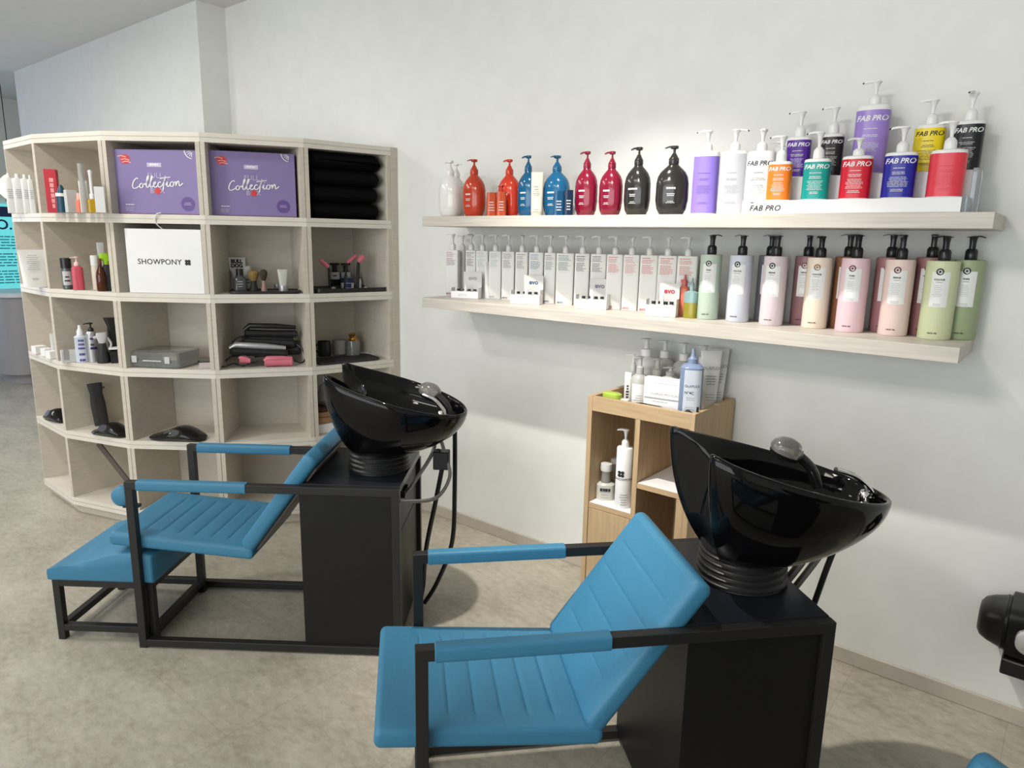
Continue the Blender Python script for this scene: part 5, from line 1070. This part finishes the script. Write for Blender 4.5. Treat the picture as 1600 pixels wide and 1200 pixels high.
def wash_unit(org, deg, wd, label, hose=0, bs=1.0, tap=(1.016, .928, 1.097, .862, 0), head=(1.03, .06, .93)):
    u = thing('wash_unit', label, 'salon wash unit', (org[0], org[1], 0), radians(deg), 'shampoo wash units')
    s = .028; Wd = wd; h = .643
    def bx(name, mt, *bs, bevel=.0015):
        b = MB()
        for q in bs: b.box(*q)
        return b.build(name, mt, u, bevel=bevel, smooth=False)
    for y in (0, Wd-s):
        bx('leg', M_STEEL, ((0, y, 0), (s, y+s, h-s)))
        ar_ = bx('arm_rail', M_STEEL, ((0, y, h-s), (.945 if y else .97, y+s, h)))
        bx('floor_runner', M_STEEL, ((s, y, .006), (.97-s, y+s, .006+s)))
        bx('rear_post', M_STEEL, ((.97-s, y, .006), (.97, y+s, h-s)))
        b = MB(); rr = []
        q = [(x, r_) for x, r_ in ((.042, .0165), (.044, .0185), (.43, .0185), (.432, .0165))]
        b.loft([(x, r_, r_, 4.5) for x, r_ in q], 24, 0, Matrix.Translation((0, y+s/2, h-s/2)) @ Matrix.Rotation(pi/2, 4, 'Y')); b.build('armrest_pad', M_BLUE, ar_)
    bx('cross_bar', M_STEEL, ((0, s, .006), (s, Wd-s, .006+s)))
    bx('cabinet', M_CAB, ((.615, .012, .02), (.945, Wd-.012, h-.022)), bevel=.001)
    bx('cabinet_top', M_CABTOP, ((.612, s, h-.022), (.968, Wd-s, h+.002)), bevel=.001)
    bx('rear_door', M_CAB, ((.9455, s+.004, .035), (.955, Wd-s-.004, h-.20)), ((.9455, s+.004, h-.195), (.955, Wd-s-.004, h-.03)))
    # seat and back
    g = [.105+.062*i for i in range(6)]
    sb = pad(.525, Wd-.052, .052, g); M1 = Matrix.Translation((-.094, .026, .389)) @ Matrix.Rotation(radians(4.6), 4, 'Y')
    sb.v = [M1 @ v for v in sb.v]; sb.build('seat', M_BLUE, u, sharp=50)
    bk = pad(.435, Wd-.052, .055, [.10, .18, .26, .34], gd=.0022, r=.02)
    d_ = Vector((.245, 0, .337)).normalized(); ang = atan2(d_.z, d_.x)
    M2 = Matrix.Translation((.425, .026, .372)) @ Matrix.Rotation(-ang, 4, 'Y')
    bk.v = [M2 @ v for v in bk.v]; bk.build('backrest', M_BLUE, u, sharp=50)
    b = MB(); b.box((.01, .03, -.010), (.40, Wd-.082, -.001)); b.v = [M2 @ v for v in b.v]; b.build('back_shell', M_SHELL, u, bevel=.002)
    b = MB(); b.box((.02, .05, -.012), (.50, Wd-.10, -.001)); b.v = [M1 @ v for v in b.v]; b.build('seat_base', M_MBLK, u)
    # basin
    b = MB(); b.v = [Vector((.857+(v.x-.857)*(bs if v.x > .857 else 1), v.y+Wd/2-.24, v.z)) for v in BASIN.v]; b.f = list(BASIN.f); b.m = list(BASIN.m)
    basin = b.build('basin', M_CERAM, u, sharp=70)
    b = MB(); prof = [(.112, h+.002)]
    for i in range(5):
        z = h+.004+i*.0165; r_ = .117-i*.0018; prof += [(r_-.006, z), (r_, z+.004), (r_, z+.009), (r_-.006, z+.0135)]
    prof += [(.108, h+.09)]
    b.lathe(prof, 40, 0, Matrix.Translation((.852, Wd/2, 0))); b.build('basin_collar', M_RUB, u, sharp=50)
    cy = Wd/2
    # tap
    tx, tz, bx_, bz, ty = tap
    b = MB(); b.lathe([(.024, 0), (.024, .006), (.017, .012), (.014, .045), (.010, .05)], 20, 0, Matrix.Translation((bx_-.012, cy+ty, bz-.045))); fc = b.build('tap_base', M_CHROME, u)
    b = MB(); pts = catmull([(bx_+.002, cy+ty, bz-.012), (bx_-.002, cy+ty, bz+.010), (bx_-(bx_-tx)*.45, cy+ty+.004, bz+(tz-bz)*.72), (tx, cy+ty+.008, tz)], 7)
    rs = []
    for i, q in enumerate(pts):
        t_ = (pts[min(i+1, len(pts)-1)]-pts[max(0, i-1)]).normalized(); sd = t_.cross(Vector((0, 0, 1))).normalized(); upv = sd.cross(t_)
        w_ = .019*(1-.5*i/len(pts)); rs.append([q+sd*w_*cos(a_)+upv*.007*sin(a_) for a_ in [2*pi*k/12 for k in range(12)]])
    b.rings(rs); b.build('tap_lever', M_CHROME, fc)
    hx_, hy_, hz_ = head
    b = MB(); b.tube(catmull([(hx_+.085, cy+hy_-.02, hz_-.10), (hx_+.065, cy+hy_-.015, hz_-.05), (hx_+.025, cy+hy_-.005, hz_-.012)], 5), [.014]*11, 14); hh = b.build('hand_shower_handle', M_BLK, u)
    b = MB(); M3 = Matrix.Translation((hx_, cy+hy_, hz_)) @ Matrix.Rotation(radians(18), 4, 'Y') @ Matrix.Rotation(radians(8), 4, 'X')
    b.loft([(-.012, .040, .034, 2.2), (.0, .044, .037, 2.2), (.014, .040, .032, 2.2), (.026, .026, .022, 2.2), (.031, .008, .006)], 26, 0, M3); b.build('hand_shower_head', M_SMOKE, hh)
    b = MB(); b.loft([(-.024, .036, .030, 2.2), (-.0125, .041, .035, 2.2)], 26, 0, M3); b.build('spray_face', M_BLK, hh)
    # hoses
    def hz(name, pts, r_, mt): bb = MB(); bb.tube(catmull(pts, 8), r_, 8); bb.build(name, mt, u)
    if hose == 1:
        hz('grey_hose', [(1.07, cy, .79), (1.05, cy+.01, .70), (1.0, cy-.06, .62), (.965, cy-.13, .575)], .007, M_HOSE)
        hz('grey_hose', [(1.075, cy, .79), (1.10, cy+.0, .70), (1.12, cy-.02, .62), (1.08, cy-.1, .565), (.99, cy-.17, .575), (.95, cy-.19, .585)], .007, M_HOSE)
        hz('black_hose', [(1.09, cy+.02, .66), (1.06, cy+.02, .50), (1.02, cy+.04, .30), (1.0, cy+.08, .12), (.98, cy+.10, .02)], .009, M_RUB)
        hz('black_hose', [(1.13, cy+.06, .80), (1.13, cy+.06, .55), (1.12, cy+.06, .32), (1.06, cy+.08, .14), (1.0, cy+.12, .02)], .009, M_RUB)
        b = MB(); b.box((1.055, cy-.01, .64), (1.115, cy+.04, .71)); b.tube([(1.075, cy+.005, .72), (1.07, cy+.0, .68)], .009, 10); b.build('mixer_valve', M_RUB, u, bevel=.004)
        b = MB()
        for yy in (.10, .16): b.box((.955, yy, .575), (.972, yy+.018, .60))
        b.tube([(.965, .11, .585), (.968, .14, .60), (.965, .17, .585)], .004, 6); b.build('hose_clip', M_RUB, u)
    if hose == 2:
        hz('grey_hose', [(1.10, cy, .80), (1.07, cy+.01, .74), (1.0, cy+.0, .66), (.93, cy-.0, .60), (.96, cy+.0, .55)][:4] and [(1.10, cy+.02, .80), (1.075, cy+.02, .73), (1.03, cy+.02, .655), (.975, cy+.02, .58)], .011, M_HOSE)
        hz('grey_hose', [(1.115, cy, .80), (1.095, cy-.0, .73), (1.05, cy, .655), (.975, cy-.0, .55)], .009, M_HOSE)
        hz('black_hose', [(1.14, cy-.0, .82), (1.13, cy-.0, .76), (1.10, cy-.0, .66), (1.06, cy, .5), (1.0, cy, .3), (.98, cy, .02)], .008, M_RUB)
        hz('black_hose', [(1.02, cy+.09, .82), (1.02, cy+.09, .66), (1.02, cy+.09, .4), (.99, cy+.08, .02)], .008, M_RUB)
        b = MB(); b.lathe([(.010, 0), (.012, .01), (.009, .03), (.011, .04), (.009, .055)], 12, 0, Matrix.Translation((1.133, cy, .765))); b.build('hose_coupling', M_HOSE, u)
    return u
ru = wash_unit((-2.517, .957), 37.3, .48, 'rear wash unit with blue seat beside the curved shelf and the blue footstool', hose=1, bs=.93, head=(1.035, .055, .932))
fu = wash_unit((-.992, .916), 47.7, .49, 'front wash unit with blue seat in the foreground centre', hose=2, bs=1.02, tap=(1.088, .930, 1.185, .868, -.012), head=(.972, .04, .975))
wash_unit((.000, .405), 57, .48, 'wash unit at the bottom right corner showing only its blue backrest edge', hose=0)
# bolster on rear unit's front leg
b = MB(); Mb = Matrix.Translation((-.034, .055, .574)) @ Matrix.Scale(.76, 4) @ Matrix.Rotation(radians(88), 4, 'X') @ Matrix.Rotation(0, 4, 'Z')
b.lathe([(.012, -.035), (.034, -.032), (.046, -.02), (.049, 0), (.049, .02), (.046, .032), (.034, .040), (.012, .043)], 28, 0, Mb); b.build('bolster_roll', M_BLUE, ru, sharp=60)
b = MB(); b.box((-.03, .03, .534), (.025, .055, .544)); b.build('bolster_bracket', M_RUB, ru)
# footstool
fs = thing('footstool', 'blue wedge footstool on a black steel frame in front of the rear wash unit', 'footstool', (-2.517, .957, 0), radians(37.3))
s = .026; xa, xb, ya, yb, zh = -.328, .048, .036, .44, .243
for x in (xa, xb-s):
    for y in (ya, yb-s):
        b = MB(); b.box((x, y, 0), (x+s, y+s, zh)); b.build('leg', M_STEEL, fs, bevel=.0015, smooth=False)
for z, nm_ in ((.036, 'lower_rail'), (zh-s, 'upper_rail')):
    for q in (((xa+s, ya, z), (xb-s, ya+s, z+s)), ((xa+s, yb-s, z), (xb-s, yb, z+s)), ((xa, ya+s, z), (xa+s, yb-s, z+s)), ((xb-s, ya+s, z), (xb, yb-s, z+s))):
        b = MB(); b.box(*q); b.build(nm_, M_STEEL, fs, bevel=.0015, smooth=False)
b = MB(); prof = [(xa-.012, zh+.001), (xb+.012, zh+.001), (xb+.012, .352), (xb-.03, .366), (xb-.10, .362), (xb-.17, .345), (xb-.26, .318), (xa+.03, .297), (xa-.012, .283)]
ypos = [ya-.012, ya-.006, yb+.006, yb+.012]
rs = []
for y, sh in ((ya-.012, .010), (ya-.009, .004), (ya-.003, 0), (yb+.003, 0), (yb+.009, .004), (yb+.012, .010)):
    cxm, czm = (xa+xb)/2, .305
    rs.append([(x-math.copysign(sh, x-cxm), y, z-math.copysign(sh, z-czm)) for x, z in prof])
b.rings(rs); b.build('cushion', M_BLUE, fs, bevel=.006, sharp=45)

# ==================================================================== BLACK WALL LAMP AT RIGHT
t = thing('wall_spotlight', 'black wall mounted spotlight with a clear lens at the right edge', 'lamp', (0, 0, 0))
yc = 2.50
def wp(u, v, y): return on_y(u, v, y)
L_ = on_y(1531, 955, yc); R_ = on_y(1600, 955, yc)
px_ = mpp(L_)
cz = L_.z-.008
RY = Matrix.Rotation(pi/2, 4, 'Y')
b = MB(); M_LAMP = mat('deep_black_plastic', (.004, .004, .0045), .35, spec=.35)
b.loft([(0, .040, .05, 2.6), (.010, .052, .07, 2.8), (.03, .060, .082, 3), (.062, .068, .090, 3.2), (.066, .073, .094, 3.4)], 40, 0, Matrix.Translation((L_.x, yc, cz)) @ RY); b.build('end_cap', M_LAMP, t, sharp=50)
b = MB(); b.loft([(.066, .070, .090, 3.4), (.074, .070, .090, 3.4), (.078, .076, .097, 6), (.30, .088, .097, 7), (.31, .08, .09, 7)], 40, 0, Matrix.Translation((L_.x, yc, cz)) @ RY); b.build('lamp_housing', M_LAMP, t, sharp=40)
cz += .008
b = MB(); b.box((L_.x+.075, yc-.095, cz-.135), (L_.x+.34, D-.002, cz-.085)); b.build('wall_bracket', M_BLK, t, bevel=.005)
b = MB(); b.loft([(0, .052, .042, 3), (.006, .05, .040, 2.6), (.012, .02, .015)], 30, 0, Matrix.Translation((L_.x+.150, yc-.0955, cz-.012)) @ Matrix.Rotation(pi/2, 4, 'X')); b.build('lens', mat('bright_lens', (.75, .75, .75), .15, metal=.8), t)
